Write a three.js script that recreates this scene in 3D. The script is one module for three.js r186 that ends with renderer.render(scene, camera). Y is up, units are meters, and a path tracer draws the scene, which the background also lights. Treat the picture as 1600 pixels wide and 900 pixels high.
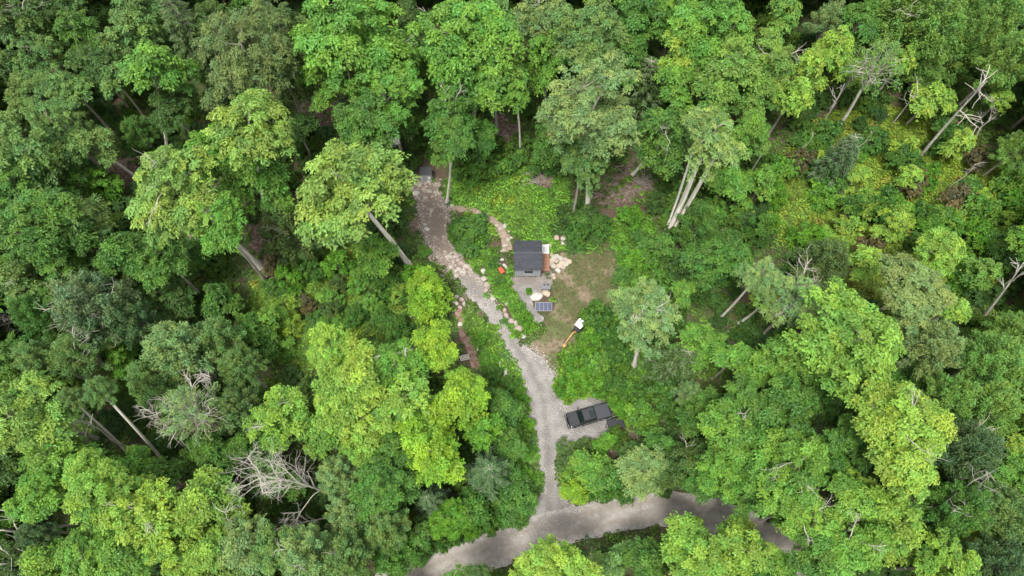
import * as THREE from 'three';
import { mergeGeometries } from 'three/addons/utils/BufferGeometryUtils.js';
import { RoundedBoxGeometry } from 'three/addons/geometries/RoundedBoxGeometry.js';
import { ImprovedNoise } from 'three/addons/math/ImprovedNoise.js';

// ---------------------------------------------------------------- camera, sky, sun, exposure
const scene = new THREE.Scene();
const W = 1600, HGT = 900, FOC = 1067, ALT = 88, PITCH = 68 * Math.PI / 180;
const camera = new THREE.PerspectiveCamera(2 * Math.atan(450 / FOC) * 180 / Math.PI, W / HGT, 0.5, 3000);
camera.position.set(0, ALT, 0);
camera.lookAt(0, ALT - Math.sin(PITCH), -Math.cos(PITCH));
const renderer = new THREE.WebGLRenderer({ antialias: true });
renderer.setSize(1024, 576);
renderer.toneMapping = THREE.LinearToneMapping;
renderer.toneMappingExposure = 3.3;
renderer.shadowMap.enabled = true;

const noise = new ImprovedNoise();
const fbm = (x, y, z = 0, o = 4) => { let s = 0, a = 0.5; for (let i = 0; i < o; i++) { s += a * noise.noise(x, y, z + i * 7.3); x *= 2.03; y *= 2.03; a *= 0.5; } return s; };
{ // a bright, even overcast sky
  const w = 256, h = 128, d = new Float32Array(w * h * 4);
  for (let j = 0; j < h; j++) for (let i = 0; i < w; i++) {
    const el = (j + 0.5) / h * Math.PI - Math.PI / 2, az = (i + 0.5) / w * Math.PI * 2;
    const dx = Math.cos(el) * Math.cos(az), dy = Math.sin(el), dz = Math.cos(el) * Math.sin(az);
    const cl = 1 + 0.22 * fbm(dx * 2.4 + 3, dy * 2.4, dz * 2.4, 4);
    const L = el > 0 ? (0.35 + 0.33 * Math.sin(el)) * cl : 0.2;
    const o = (j * w + i) * 4; d[o] = L; d[o + 1] = L; d[o + 2] = L * 1.0; d[o + 3] = 1;
  }
  const sky = new THREE.DataTexture(d, w, h, THREE.RGBAFormat, THREE.FloatType);
  sky.mapping = THREE.EquirectangularReflectionMapping; sky.magFilter = THREE.LinearFilter; sky.needsUpdate = true;
  scene.background = sky; scene.environment = sky;
}
const sun = new THREE.DirectionalLight(new THREE.Color(1, 0.96, 0.88), 1.5);
sun.position.set(-22, 120, -4); sun.target.position.set(0, 0, -40); scene.add(sun, sun.target);
sun.castShadow = true; sun.shadow.radius = 24;
Object.assign(sun.shadow.camera, { left: -110, right: 110, top: 90, bottom: -90, near: 1, far: 320 });
sun.shadow.mapSize.set(4096, 4096);

// ---------------------------------------------------------------- helpers
function rng(s) { return () => { s = (s + 0x6d2b79f5) | 0; let t = Math.imul(s ^ (s >>> 15), 1 | s); t = (t + Math.imul(t ^ (t >>> 7), 61 | t)) ^ t; return ((t ^ (t >>> 14)) >>> 0) / 4294967296; }; }
const V = (x, y, z) => new THREE.Vector3(x, y, z);
const sP = Math.sin(PITCH), cP = Math.cos(PITCH);
// a point of the place seen at a picture position, at height h above the ground
function at(px, py, h = 0) {
  const a = px - 800, b = 450 - py, y = -FOC * sP + b * cP, z = -FOC * cP - b * sP, t = (h - ALT) / y;
  return V(a * t, h, z * t);
}
function toPix(x, y, z) {
  const dy = y - ALT, dep = -dy * sP - z * cP, up = dy * cP - z * sP;
  return [800 + FOC * x / dep, 450 - FOC * up / dep, dep];
}
const names = {};
function numbered(n) { names[n] = (names[n] ?? -1) + 1; return names[n] ? n + '_' + String(names[n]).padStart(3, '0') : n; }
const lin = (r, g, b) => new THREE.Color().setRGB(r, g, b);
const mat = (c, roughness = 0.9, o = {}) => new THREE.MeshStandardMaterial({ color: Array.isArray(c) ? lin(...c) : c, roughness, ...o });
function tag(o, label, category, group, kind) { o.userData = {}; if (label) o.userData.label = label; if (category) o.userData.category = category; if (group) o.userData.group = group; if (kind) o.userData.kind = kind; return o; }
function thing(name, label, category, pos, turn = 0, group) {
  const o = new THREE.Group(); o.name = numbered(name); o.position.copy(pos); o.rotation.y = turn; scene.add(o); return tag(o, label, category, group);
}
function part(parent, name, geo, m, pos, rot) {
  const o = new THREE.Mesh(geo, m); o.name = name; o.castShadow = o.receiveShadow = true;
  if (pos) o.position.set(...pos); if (rot) o.rotation.set(...rot); parent.add(o); return o;
}
function single(name, geo, m, label, category, group, kind) {
  const o = new THREE.Mesh(geo, m); o.name = numbered(name); o.castShadow = o.receiveShadow = true; scene.add(o); return tag(o, label, category, group, kind);
}
const rbox = (w, h, d, r = 0.02, s = 2) => new RoundedBoxGeometry(w, h, d, s, Math.min(r, w / 2.01, h / 2.01, d / 2.01));
const moved = (g, x, y, z, rx = 0, ry = 0, rz = 0) => { g.applyMatrix4(new THREE.Matrix4().compose(V(x, y, z), new THREE.Quaternion().setFromEuler(new THREE.Euler(rx, ry, rz)), V(1, 1, 1))); return g; };
const polyPix = (pts) => pts.map(([x, y]) => { const p = at(x, y); return [p.x, p.z]; });
function inside(poly, x, z) { let c = false; for (let i = 0, j = poly.length - 1; i < poly.length; j = i++) { const [xi, zi] = poly[i], [xj, zj] = poly[j]; if ((zi > z) !== (zj > z) && x < (xj - xi) * (z - zi) / (zj - zi) + xi) c = !c; } return c; }
function smooth(pts, closed, n) { const c = new THREE.CatmullRomCurve3(pts.map(([x, z]) => V(x, 0, z)), closed, 'centripetal'); return c.getPoints(n).map((p) => [p.x, p.z]); }
function segDist(line, x, z) { let best = 1e9; for (let i = 0; i + 1 < line.length; i++) { const [ax, az] = line[i], [bx, bz] = line[i + 1], vx = bx - ax, vz = bz - az; const t = Math.max(0, Math.min(1, ((x - ax) * vx + (z - az) * vz) / (vx * vx + vz * vz + 1e-9))); best = Math.min(best, Math.hypot(x - ax - t * vx, z - az - t * vz)); } return best; }
// a texture of the ground: colour(x, z) over a rectangle of the place, metres
function groundMap(x0, x1, z0, z1, w, h, colour) {
  const d = new Uint8Array(w * h * 4), c = new THREE.Color();
  for (let j = 0; j < h; j++) for (let i = 0; i < w; i++) {
    const x = x0 + (i + 0.5) / w * (x1 - x0), z = z1 - (j + 0.5) / h * (z1 - z0), [r, g, b] = colour(x, z);
    c.setRGB(Math.min(1, Math.max(0, r)), Math.min(1, Math.max(0, g)), Math.min(1, Math.max(0, b))).convertLinearToSRGB();
    const o = (j * w + i) * 4; d[o] = c.r * 255; d[o + 1] = c.g * 255; d[o + 2] = c.b * 255; d[o + 3] = 255;
  }
  const t = new THREE.DataTexture(d, w, h); t.colorSpace = THREE.SRGBColorSpace; t.magFilter = THREE.LinearFilter; t.wrapS = t.wrapT = THREE.MirroredRepeatWrapping; t.needsUpdate = true; return t;
}
function uvPlan(g, x0, x1, z0, z1) { const p = g.attributes.position, uv = new Float32Array(p.count * 2); for (let i = 0; i < p.count; i++) { uv[2 * i] = (p.getX(i) - x0) / (x1 - x0); uv[2 * i + 1] = (z1 - p.getZ(i)) / (z1 - z0); } g.setAttribute('uv', new THREE.BufferAttribute(uv, 2)); return g; }
function sheet(poly, y) { const s = new THREE.Shape(poly.map(([x, z]) => new THREE.Vector2(x, -z))); const g = new THREE.ShapeGeometry(s); g.rotateX(-Math.PI / 2); g.translate(0, y, 0); return g; }
function wobble(poly, amp, f, seed) { return poly.map(([x, z]) => [x + amp * fbm(x * f, z * f, seed, 3) * 2, z + amp * fbm(x * f + 40, z * f, seed, 3) * 2]); }
const mix = (a, b, t) => a.map((v, i) => v + (b[i] - v) * t);
const clamp01 = (t) => Math.max(0, Math.min(1, t));
const step = (a, b, t) => { t = clamp01((t - a) / (b - a)); return t * t * (3 - 2 * t); };

// ---------------------------------------------------------------- the plan of the place
const driveEdge = wobble(smooth(polyPix([[653, 283], [651, 310], [656, 345], [668, 382], [690, 412], [718, 442], [738, 470], [753, 484], [775, 520], [798, 560], [815, 600], [827, 650], [836, 700], [842, 745], [838, 770], [825, 798], [798, 828],
  [850, 822], [905, 800], [888, 785], [879, 760], [873, 728], [880, 704], [890, 640], [880, 628], [868, 606], [866, 588], [848, 560], [826, 545], [806, 526], [788, 498], [770, 470], [757, 448], [738, 420], [716, 392], [704, 368], [706, 338], [694, 312], [684, 286]]), true, 260), 0.3, 0.7, 1);
const parking = wobble(smooth(polyPix([[868, 612], [882, 630], [900, 624], [925, 619], [945, 624], [957, 640], [958, 668], [940, 690], [915, 692], [893, 698], [878, 712], [866, 724], [850, 690], [850, 640]]), true, 120), 0.2, 0.8, 2);
const roadMid = smooth(polyPix([[560, 945], [640, 908], [720, 878], [800, 848], [880, 824], [960, 804], [1040, 794], [1110, 806], [1180, 832], [1262, 884], [1330, 940]]), false, 120);
const roadHalf = 2.15;
const roadPoly = (() => { const l = [], r = []; for (let i = 0; i < roadMid.length; i++) { const a = roadMid[Math.max(0, i - 1)], b = roadMid[Math.min(roadMid.length - 1, i + 1)], dx = b[0] - a[0], dz = b[1] - a[1], n = Math.hypot(dx, dz), [x, z] = roadMid[i]; l.push([x - dz / n * roadHalf, z + dx / n * roadHalf]); r.push([x + dz / n * roadHalf, z - dx / n * roadHalf]); } return wobble([...l, ...r.reverse()], 0.25, 0.5, 3); })();
const pad = wobble(smooth(polyPix([[799, 425], [797, 445], [812, 470], [826, 492], [838, 505], [850, 500], [838, 486], [832, 470], [848, 462], [860, 452], [862, 425], [850, 414], [830, 430]]), true, 120), 0.15, 1, 4);
const mulch = smooth(polyPix([[712, 484], [714, 505], [720, 530], [731, 552], [738, 574], [749, 577], [747, 552], [736, 530], [727, 510], [722, 484]]), true, 100);
const lawn = wobble(smooth(polyPix([[872, 398], [910, 396], [975, 402], [972, 430], [955, 470], [925, 500], [900, 530], [876, 548], [868, 590], [845, 556], [828, 540], [850, 520], [852, 500], [866, 482], [862, 440]]), true, 140), 0.5, 0.6, 5);
const footpath = smooth(polyPix([[700, 330], [730, 332], [752, 342], [770, 356], [782, 372], [786, 392], [798, 392], [798, 366], [784, 348], [760, 332], [735, 323], [702, 320]]), true, 100);
const bare = [[962, 300, 32], [985, 285, 22], [932, 312, 16], [500, 172, 42], [195, 268, 34], [400, 372, 28], [425, 420, 24], [790, 72, 25], [990, 262, 18], [1008, 285, 16], [850, 280, 22], [595, 275, 25], [640, 285, 22], [790, 200, 30], [440, 400, 25], [300, 380, 20], [1040, 330, 16], [690, 40, 15], [945, 712, 18], [1002, 672, 16], [655, 350, 16]].map(([x, y, r]) => { const p = at(x, y); return [p.x, p.z, r / 11.5]; });
const driveMid = smooth(polyPix([[668, 285], [680, 330], [686, 380], [716, 420], [742, 455], [768, 484], [793, 520], [819, 560], [841, 600], [852, 650], [855, 700], [857, 750], [856, 800]]), false, 80);
const builtOver = (x, z) => inside(driveEdge, x, z) || inside(parking, x, z) || inside(roadPoly, x, z) || inside(pad, x, z) || inside(mulch, x, z);

// forest floor: leaf litter, soil and moss in patches
const GX = 95, GZ0 = -105, GZ1 = 20;
function floorColour(x, z) {
  const n = fbm(x * 0.16, z * 0.16, 2, 4), f = fbm(x * 2.1, z * 2.1, 8, 3), g = fbm(x * 6, z * 6, 4, 2);
  let c = mix([0.075, 0.052, 0.036], [0.05, 0.065, 0.02], step(-0.12, 0.2, n));
  let b = 0; for (const [bx, bz, br] of bare) { const d = Math.hypot(x - bx, z - bz) / br + f * 0.5; b = Math.max(b, 1 - step(0.7, 1.2, d)); }
  c = mix(c, mix([0.075, 0.048, 0.036], [0.16, 0.12, 0.095], step(-0.15, 0.35, n + f * 0.9)), b);
  if (inside(lawn, x, z)) { const t = fbm(x * 0.35, z * 0.35, 12, 4); const k = step(-0.28, 0.08, t + 0.35 * f); c = mix([0.16, 0.125, 0.085], [0.085, 0.105, 0.035], k); }
  else if (inside(footpath, x, z)) c = [0.23, 0.18, 0.14];
  const k = 1 + 0.55 * f + 0.7 * g; return c.map((v) => v * k);
}
const xs = [], zs = []; for (let i = -12; i <= 12; i++) { xs.push(Math.sign(i) * (Math.abs(i) < 7 ? Math.abs(i) * 16 : 96 * Math.pow(1.6, Math.abs(i) - 6))); zs.push(-45 + Math.sign(i) * (Math.abs(i) < 7 ? Math.abs(i) * 11 : 66 * Math.pow(1.7, Math.abs(i) - 6))); }
{
  const p = [], ix = [], n = xs.length; for (const z of zs) for (const x of xs) p.push(x, 0, z);
  for (let j = 0; j + 1 < n; j++) for (let i = 0; i + 1 < n; i++) { const a = j * n + i; ix.push(a, a + n, a + 1, a + 1, a + n, a + n + 1); }
  const g = new THREE.BufferGeometry(); g.setAttribute('position', new THREE.Float32BufferAttribute(p, 3)); g.setIndex(ix); g.computeVertexNormals(); uvPlan(g, -GX, GX, GZ0, GZ1);
  const t = groundMap(-GX, GX, GZ0, GZ1, 2048, 1348, floorColour);
  single('ground', g, mat([1, 1, 1], 1, { map: t }), 'brown leaf litter, soil and mown grass under the trees', 'ground', null, 'structure');
}
// gravel: salt and pepper stones, finer in the wheel tracks
const driveBox = [-14, 22, -68, 3];
function gravelColour(x, z) {
  const s = fbm(x * 9, z * 9, 3, 2), q = fbm(x * 0.5, z * 0.5, 6, 3), n = fbm(x * 2.6, z * 2.6, 9, 3);
  const d = segDist(driveMid, x, z), tr = Math.exp(-Math.pow((d - 0.85) / 0.28, 2));
  const up = toPix(x, 0, z)[1];
  let c = mix([0.17, 0.161, 0.155], [0.235, 0.223, 0.213], step(-0.2, 0.25, q));
  const dirt = clamp01(step(470, 400, up) + step(0.05, 0.3, n) * 0.25);
  c = mix(c, [0.165, 0.125, 0.1], dirt * 0.9);
  const rut = Math.exp(-Math.pow((d - 0.1) / 0.2, 2)) * step(480, 560, up);
  c = mix(c, [0.235, 0.222, 0.212], tr * 0.55 * step(430, 500, up)); c = mix(c, [0.13, 0.12, 0.105], rut * 0.4 + 0.25 * step(0.12, 0.3, n));
  const k = 1 + (0.75 - 0.4 * tr) * s * 2.2 + 0.25 * n; return c.map((v) => v * k);
}
const gravelMap = groundMap(...driveBox, 1024, 2020, gravelColour);
const gravelMat = mat([1, 1, 1], 0.95, { map: gravelMap });
const flat = (name, poly, y, m, label, category) => single(name, uvPlan(sheet(poly, y), ...driveBox), m, label, category, null, 'structure');
flat('driveway', driveEdge, 0.012, gravelMat, 'grey gravel driveway curving up from the road to the cabin', 'driveway');
flat('parking_bay', parking, 0.02, gravelMat, 'pale gravel parking bay beside the driveway', 'parking bay');
flat('gravel_pad', pad, 0.012, gravelMat, 'grey gravel pad and footpath in front of the cabin', 'pad');
{
  const bx = [-30, 48, -26, 12];
  const t = groundMap(...bx, 2048, 1000, (x, z) => {
    const d = segDist(roadMid, x, z), n = fbm(x * 1.6, z * 1.6, 5, 3), s = fbm(x * 8, z * 8, 1, 2), l = fbm(x * 0.3, z * 0.3, 9, 2);
    let c = mix([0.225, 0.205, 0.186], [0.31, 0.285, 0.262], step(-0.2, 0.25, l + 0.4 * n));
    const tr = Math.exp(-Math.pow((d - 0.85) / 0.35, 2)); c = mix(c, [0.235, 0.205, 0.178], tr * 0.7);
    const edge = step(1.45, 1.95, d + 0.5 * n); c = mix(c, [0.33, 0.31, 0.292], edge * 0.6);
    const k = 1 + (0.35 + 0.6 * edge) * s * 1.6 + 0.2 * n; return c.map((v) => v * k);
  });
  single('road', uvPlan(sheet(roadPoly, 0.018), ...bx), mat([1, 1, 1], 0.95, { map: t }), 'packed gravel road curving past the foot of the driveway', 'road', null, 'structure');
  const bm = [-10, 0, -40, -22];
  const tm = groundMap(...bm, 256, 460, (x, z) => { const s = fbm(x * 7, z * 7, 3, 2), n = fbm(x * 2, z * 2, 7, 3); const c = mix([0.17, 0.1, 0.075], [0.26, 0.18, 0.15], step(-0.2, 0.3, n)); return c.map((v) => v * (1 + s * 1.5)); });
  single('mulch_path', uvPlan(sheet(mulch, 0.02), ...bm), mat([1, 1, 1], 1, { map: tm }), 'narrow red brown mulch path left of the driveway', 'path', null, 'structure');
}

// ---------------------------------------------------------------- foliage
const FOL = { // leaf colours, linear
  Y: [0.212, 0.35, 0.046], L: [0.122, 0.265, 0.034], G: [0.074, 0.18, 0.025], O: [0.175, 0.275, 0.085], D: [0.06, 0.122, 0.022], B: [0.066, 0.132, 0.04], S: [0.116, 0.215, 0.05], V: [0.1, 0.25, 0.02], R: [0.12, 0.11, 0.045], W: [0.09, 0.155, 0.036],
};
const leafMats = {};
const leafMat = (k) => leafMats[k] ??= new THREE.MeshPhysicalMaterial({ color: lin(...FOL[k]), roughness: 0.5, transmission: 0.32, thickness: 0, specularIntensity: 0.55, side: THREE.DoubleSide, vertexColors: true, name: 'foliage ' + k });
class Leaves {
  constructor() { this.p = []; this.c = []; this.i = []; }
  // a folded leaf spray at position p, facing n, long axis a
  add(p, n, a, len, wid, col, fold = 0.25) {
    const t = V(0, 0, 0).crossVectors(n, a).normalize(), l = V(0, 0, 0).crossVectors(t, n).normalize(), k = this.p.length / 3, f = fold * wid;
    const put = (u, v, w) => this.p.push(p.x + l.x * u + t.x * v + n.x * w, p.y + l.y * u + t.y * v + n.y * w, p.z + l.z * u + t.z * v + n.z * w);
    put(-len / 2, 0, 0); put(len * 0.05, wid / 2, f); put(len / 2, 0, -f * 0.5); put(len * 0.05, -wid / 2, f);
    for (let q = 0; q < 4; q++) this.c.push(col[0], col[1], col[2]);
    this.i.push(k, k + 1, k + 2, k, k + 2, k + 3);
  }
  build() { const g = new THREE.BufferGeometry(); g.setAttribute('position', new THREE.Float32BufferAttribute(this.p, 3)); g.setAttribute('color', new THREE.Float32BufferAttribute(this.c, 3)); g.setIndex(this.i); g.computeVertexNormals(); return g; }
}
function rdir(r) { const u = 2 * r() - 1, a = r() * 6.2832, s = Math.sqrt(1 - u * u); return V(s * Math.cos(a), u, s * Math.sin(a)); }
function leafTint(r, base) { const k = 0.8 + 0.4 * r(), y = (r() - 0.5) * 0.22; return [base[0] * k * (1 + y), base[1] * k, base[2] * k * (1 - y)]; }
// a leafy branch end: an arched plate of leaves with fingered edges
function puff(L, r, c, cr, n, leaf, flat = 0.7, elong = 0.5) {
  const y = (r() - 0.45) * 0.45, k = 0.78 + 0.5 * r(), base = [k * (1 + y), k * (1 + y * 0.25), k * (1 - y * 0.4)];
  const f = 4 + Math.floor(r() * 3), ph = r() * 6.28, ph2 = r() * 6.28, tx = (r() - 0.5) * 0.7, tz = (r() - 0.5) * 0.7;
  for (let q = 0; q < n; q++) {
    const a = r() * 6.2832, fin = 0.62 + 0.3 * Math.cos(f * a + ph) + 0.16 * Math.cos((f * 2 + 1) * a + ph2), u = Math.sqrt(r()), rad = cr * u * (0.45 + 0.75 * Math.max(0.1, fin)) * (0.85 + 0.3 * r());
    const x = Math.cos(a) * rad, z = Math.sin(a) * rad, t = Math.min(1.2, rad / cr), h = cr * flat * (0.55 - 0.85 * t * t) + x * tx + z * tz + (r() - 0.6) * cr * 0.32;
    const p = V(c.x + x, c.y + h, c.z + z);
    const nn = V(Math.cos(a) * t * 0.75, 0.85, Math.sin(a) * t * 0.75).add(rdir(r).multiplyScalar(0.62)).normalize(), s = leaf * (0.6 + 0.8 * r());
    L.add(p, nn, V(Math.cos(a), 0, Math.sin(a)).add(rdir(r).multiplyScalar(0.6)), s * (0.9 + 0.4 * r()), s * elong, leafTint(r, base), 0.22);
  }
}
function tube(a, b, ra, rb, seg = 5) {
  const d = V(0, 0, 0).subVectors(b, a), len = d.length(), g = new THREE.CylinderGeometry(rb, ra, len, seg, 1, false);
  g.translate(0, len / 2, 0); g.applyQuaternion(new THREE.Quaternion().setFromUnitVectors(V(0, 1, 0), d.normalize())); g.translate(a.x, a.y, a.z); return g;
}
function bentTube(pts, ra, rb, seg = 6) {
  const c = new THREE.CatmullRomCurve3(pts), n = Math.max(3, pts.length * 2), g = new THREE.TubeGeometry(c, n, 1, seg, false), p = g.attributes.position;
  for (let i = 0; i <= n; i++) { const ctr = c.getPointAt(i / n), rr = ra + (rb - ra) * i / n; for (let j = 0; j <= seg; j++) { const k = i * (seg + 1) + j; p.setXYZ(k, ctr.x + (p.getX(k) - ctr.x) * rr, ctr.y + (p.getY(k) - ctr.y) * rr, ctr.z + (p.getZ(k) - ctr.z) * rr); } }
  g.computeVertexNormals(); return g;
}
// a broadleaf crown about its own centre: a few leafy lobes on limbs, each built of puffs of leaves
function broadCrown(seed, rad, vr, nl, perLobe, cr, perClump, leaf, o = {}) {
  const r = rng(seed), L = new Leaves(), br = [], foot = V(0, -vr * 1.05, 0), core = o.core ?? 0.5;
  for (let i = 0; i < nl; i++) {
    const a = i * 2.39996 + (r() - 0.5) * 0.8, q = i === 0 ? 0.08 : 0.42 + 0.3 * r(), lr = rad * (i === 0 ? core : core * (0.62 + 0.35 * r()));
    const lc = V(Math.cos(a) * q * rad, i === 0 ? vr * 0.45 : vr * (0.35 - 0.95 * r() * (0.4 + q)), Math.sin(a) * q * rad);
    br.push(bentTube([foot.clone().lerp(V(0, 0, 0), 0.55 * r()), lc.clone().multiplyScalar(0.45).add(V(0, -vr * 0.15, 0)), lc], 0.03 * rad, 0.012 * rad, 6));
    for (let k = 0; k < perLobe; k++) {
      const y = -0.4 + 1.38 * Math.pow((k + r()) / perLobe, 0.9), b = k * 2.39996 + r() * 0.8, s = Math.sqrt(Math.max(0.02, 1 - y * y)), f = 0.62 + 0.5 * r();
      const c = V(lc.x + Math.cos(b) * s * lr * f, lc.y + y * lr * (o.up ?? 0.85) * f, lc.z + Math.sin(b) * s * lr * f), m = cr * (0.55 + 0.75 * r());
      puff(L, r, c, m, Math.round(perClump * Math.pow(m / cr, 1.7)), leaf, o.flat ?? 0.6, o.elong ?? 0.62);
      if (k % 4 === 1) br.push(bentTube([lc, lc.clone().lerp(c, 0.5).add(rdir(r).multiplyScalar(0.1)), c], 0.011 * rad, 0.004 * rad, 4));
    }
  }
  return { crown: L.build(), branches: mergeGeometries(br.map((g) => g.toNonIndexed())), rad, vr };
}
function twigs(out, r, p, d, len, rad, depth) {
  const pts = [p.clone()], q = p.clone(), dir = d.clone();
  for (let i = 0; i < 3; i++) { dir.add(rdir(r).multiplyScalar(0.28)).normalize(); q.addScaledVector(dir, len / 3); pts.push(q.clone()); }
  out.push(bentTube(pts, rad, rad * 0.5, 5));
  if (depth > 0) for (let i = 0; i < 3 + (r() < 0.5 ? 1 : 0); i++) { const s = pts[1 + Math.floor(r() * 3)], dd = dir.clone().multiplyScalar(0.9).add(rdir(r).multiplyScalar(0.85)).normalize(); twigs(out, r, s, dd, len * (0.5 + 0.25 * r()), rad * 0.5, depth - 1); }
}
// drooping, layered boughs of a hemlock
function conifer(seed, rad, tall, layers) {
  const r = rng(seed), L = new Leaves(), br = [];
  for (let k = 0; k < layers; k++) {
    const t = (k + 0.5) / layers, y = tall * (0.5 - t), R = rad * (0.12 + 0.9 * Math.pow(t, 0.75)) * (0.85 + 0.3 * r()), nb = 6 + Math.round(4 * t);
    for (let b = 0; b < nb; b++) {
      const a = b / nb * 6.2832 + k * 0.8 + r() * 0.4, len = R * (0.7 + 0.4 * r()), dir = V(Math.cos(a), 0, Math.sin(a)), side = V(-dir.z, 0, dir.x);
      const g0 = 0.8 + 0.4 * r(), pt = (u) => V(dir.x * len * u, y + 0.25 * u - 0.55 * len * u * u * 0.5, dir.z * len * u);
      br.push(bentTube([pt(0), pt(0.5), pt(0.95)], 0.05, 0.015, 4));
      const n = Math.round(len * 16);
      for (let q = 0; q < n; q++) { const u = 0.12 + 0.88 * Math.sqrt((q + r()) / n), p = pt(u), sg = r() < 0.5 ? -1 : 1, off = (1.05 - u) * len * 0.42 * r() + 0.05; p.addScaledVector(side, sg * off); p.y -= off * 0.25 + r() * 0.1;
        const ax = dir.clone().multiplyScalar(0.7).addScaledVector(side, sg * 0.7).add(rdir(r).multiplyScalar(0.3)); L.add(p, V(0, 1, 0).add(rdir(r).multiplyScalar(0.45)).normalize(), ax, 0.42 + 0.3 * r(), 0.11 + 0.06 * r(), leafTint(r, [g0, g0, g0]), 0.1); }
    }
  }
  return { crown: L.build(), branches: mergeGeometries(br.map((g) => g.toNonIndexed())), rad, vr: tall / 2 };
}
// upright feathery crown: sprays of small leaves strung along rising twigs
function feather(seed, rad, vr, boughs, leaf, o = {}) {
  const r = rng(seed), L = new Leaves(), br = [], foot = V(0, -vr, 0);
  for (let b = 0; b < boughs; b++) {
    const a = b * 2.39996 + r(), s = Math.sqrt((b + 0.6) / boughs), end = V(Math.cos(a) * s * rad * (0.8 + 0.3 * r()), vr * (1 - 1.3 * s * s) * (0.8 + 0.3 * r()), Math.sin(a) * s * rad * (0.8 + 0.3 * r()));
    const st = V(end.x * 0.25, -vr * 0.6 + r() * vr * 0.5, end.z * 0.25), mid = st.clone().lerp(end, 0.5); mid.y += 0.2 * vr * r();
    const c = new THREE.CatmullRomCurve3([foot, st, mid, end]), k = 0.85 + 0.3 * r(), y = (r() - 0.5) * 0.3, base = [k * (1 + y), k, k * (1 - y)];
    br.push(bentTube([foot, st, mid, end], 0.022 * rad, 0.012, 5));
    const n = o.per ?? 150; for (let q = 0; q < n; q++) { const u = 0.5 + 0.5 * Math.sqrt(r()), p = c.getPoint(u), w = (1.15 - u) * 1.1 + 0.25; p.add(rdir(r).multiplyScalar(w * Math.sqrt(r()) * (o.wide ?? 0.9)));
      const tn = c.getTangent(u); L.add(p, V(0, 0.8, 0).add(rdir(r).multiplyScalar(0.8)).normalize(), tn.add(rdir(r).multiplyScalar(0.7)), leaf * (0.8 + 0.8 * r()), leaf * (0.3 + 0.2 * r()), leafTint(r, base)); }
  }
  return { crown: L.build(), branches: mergeGeometries(br.map((g) => g.toNonIndexed())), rad, vr };
}
console.log('plan done');
const PROTO = {
  big: [0, 1, 2, 3, 4, 5].map((i) => broadCrown(11 + i, 5.3, 4.4 + 0.3 * (i % 3), 10 + (i % 4), 17 - (i % 3) * 2, 0.82 + 0.09 * (i % 3), 175, 0.265 + 0.025 * (i % 3), { core: 0.44 + 0.03 * (i % 3), up: 0.9 + 0.15 * (i % 2), flat: 0.5 + 0.1 * (i % 3) })),
  mid: [0, 1, 2, 3, 4, 5, 6].map((i) => broadCrown(31 + i, 3.6, 3.4 + 0.3 * (i % 3), 6 + (i % 4), 13 - (i % 3), 0.72 + 0.08 * (i % 3), 150, 0.25 + 0.025 * (i % 3), { core: 0.46 + 0.03 * (i % 3), up: 0.9 + 0.2 * (i % 2), flat: 0.45 + 0.12 * (i % 3) })),
  small: [0, 1, 2, 3].map((i) => broadCrown(51 + i, 2.1, 2.2, 4 + (i % 3), 10, 0.55, 110, 0.23, { core: 0.5, up: 1 })),
  oak: [0, 1].map((i) => broadCrown(61 + i, 5.3, 5.0, 11, 26, 0.6, 115, 0.215, { flat: 0.7, core: 0.5, elong: 0.5 })),
  oakmid: [0, 1, 2].map((i) => broadCrown(66 + i, 3.4, 3.8, 8, 19, 0.5, 95, 0.21, { flat: 0.7, core: 0.54, elong: 0.5 })),
  pine: [0, 1].map((i) => conifer(71 + i, 3.2, 9, 15)),
  feather: [0, 1, 2, 3].map((i) => feather(81 + i, 3.3, 4.2 + 0.5 * (i % 2), 60 + 8 * (i % 3), 0.23, { per: 205 })),
  thin: [0, 1].map((i) => feather(91 + i, 3.3, 3.8, 44, 0.24, { per: 60, wide: 0.8 })),
  shrub: [0, 1, 2, 3].map((i) => broadCrown(101 + i, 1.6, 1.0, 5, 8, 0.42, 85, 0.22, { flat: 0.7, core: 0.55, up: 0.9 })),
};
const trunkGeo = (() => { const g = new THREE.CylinderGeometry(0.55, 1, 1, 12, 12, false); g.translate(0, 0.5, 0); const p = g.attributes.position; for (let i = 0; i < p.count; i++) { const y = p.getY(i), a = Math.atan2(p.getZ(i), p.getX(i)), fl = 1 + 0.55 * Math.exp(-y * 22) * (1 + 0.4 * Math.sin(a * 5)) + 0.06 * Math.sin(a * 3 + y * 9); p.setX(i, p.getX(i) * fl + 0.35 * Math.sin(y * 5)); p.setZ(i, p.getZ(i) * fl + 0.3 * Math.sin(y * 4 + 1) - 0.25); } g.computeVertexNormals(); return g; })();
const barkTex = (() => { const w = 128, h = 512, d = new Uint8Array(w * h * 4); for (let j = 0; j < h; j++) for (let i = 0; i < w; i++) { const a = i / w * 6.2832, n = fbm(Math.cos(a) * 2, Math.sin(a) * 2, j * 0.012, 4), f = fbm(Math.cos(a) * 9, Math.sin(a) * 9, j * 0.03, 2), k = Math.max(0, Math.min(1, 0.9 + 0.5 * n + 0.5 * f)), o = (j * w + i) * 4; d[o] = 255 * k; d[o + 1] = 252 * k; d[o + 2] = 245 * k; d[o + 3] = 255; } const t = new THREE.DataTexture(d, w, h); t.colorSpace = THREE.SRGBColorSpace; t.magFilter = THREE.LinearFilter; t.wrapS = t.wrapT = THREE.RepeatWrapping; t.needsUpdate = true; return t; })();
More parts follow.
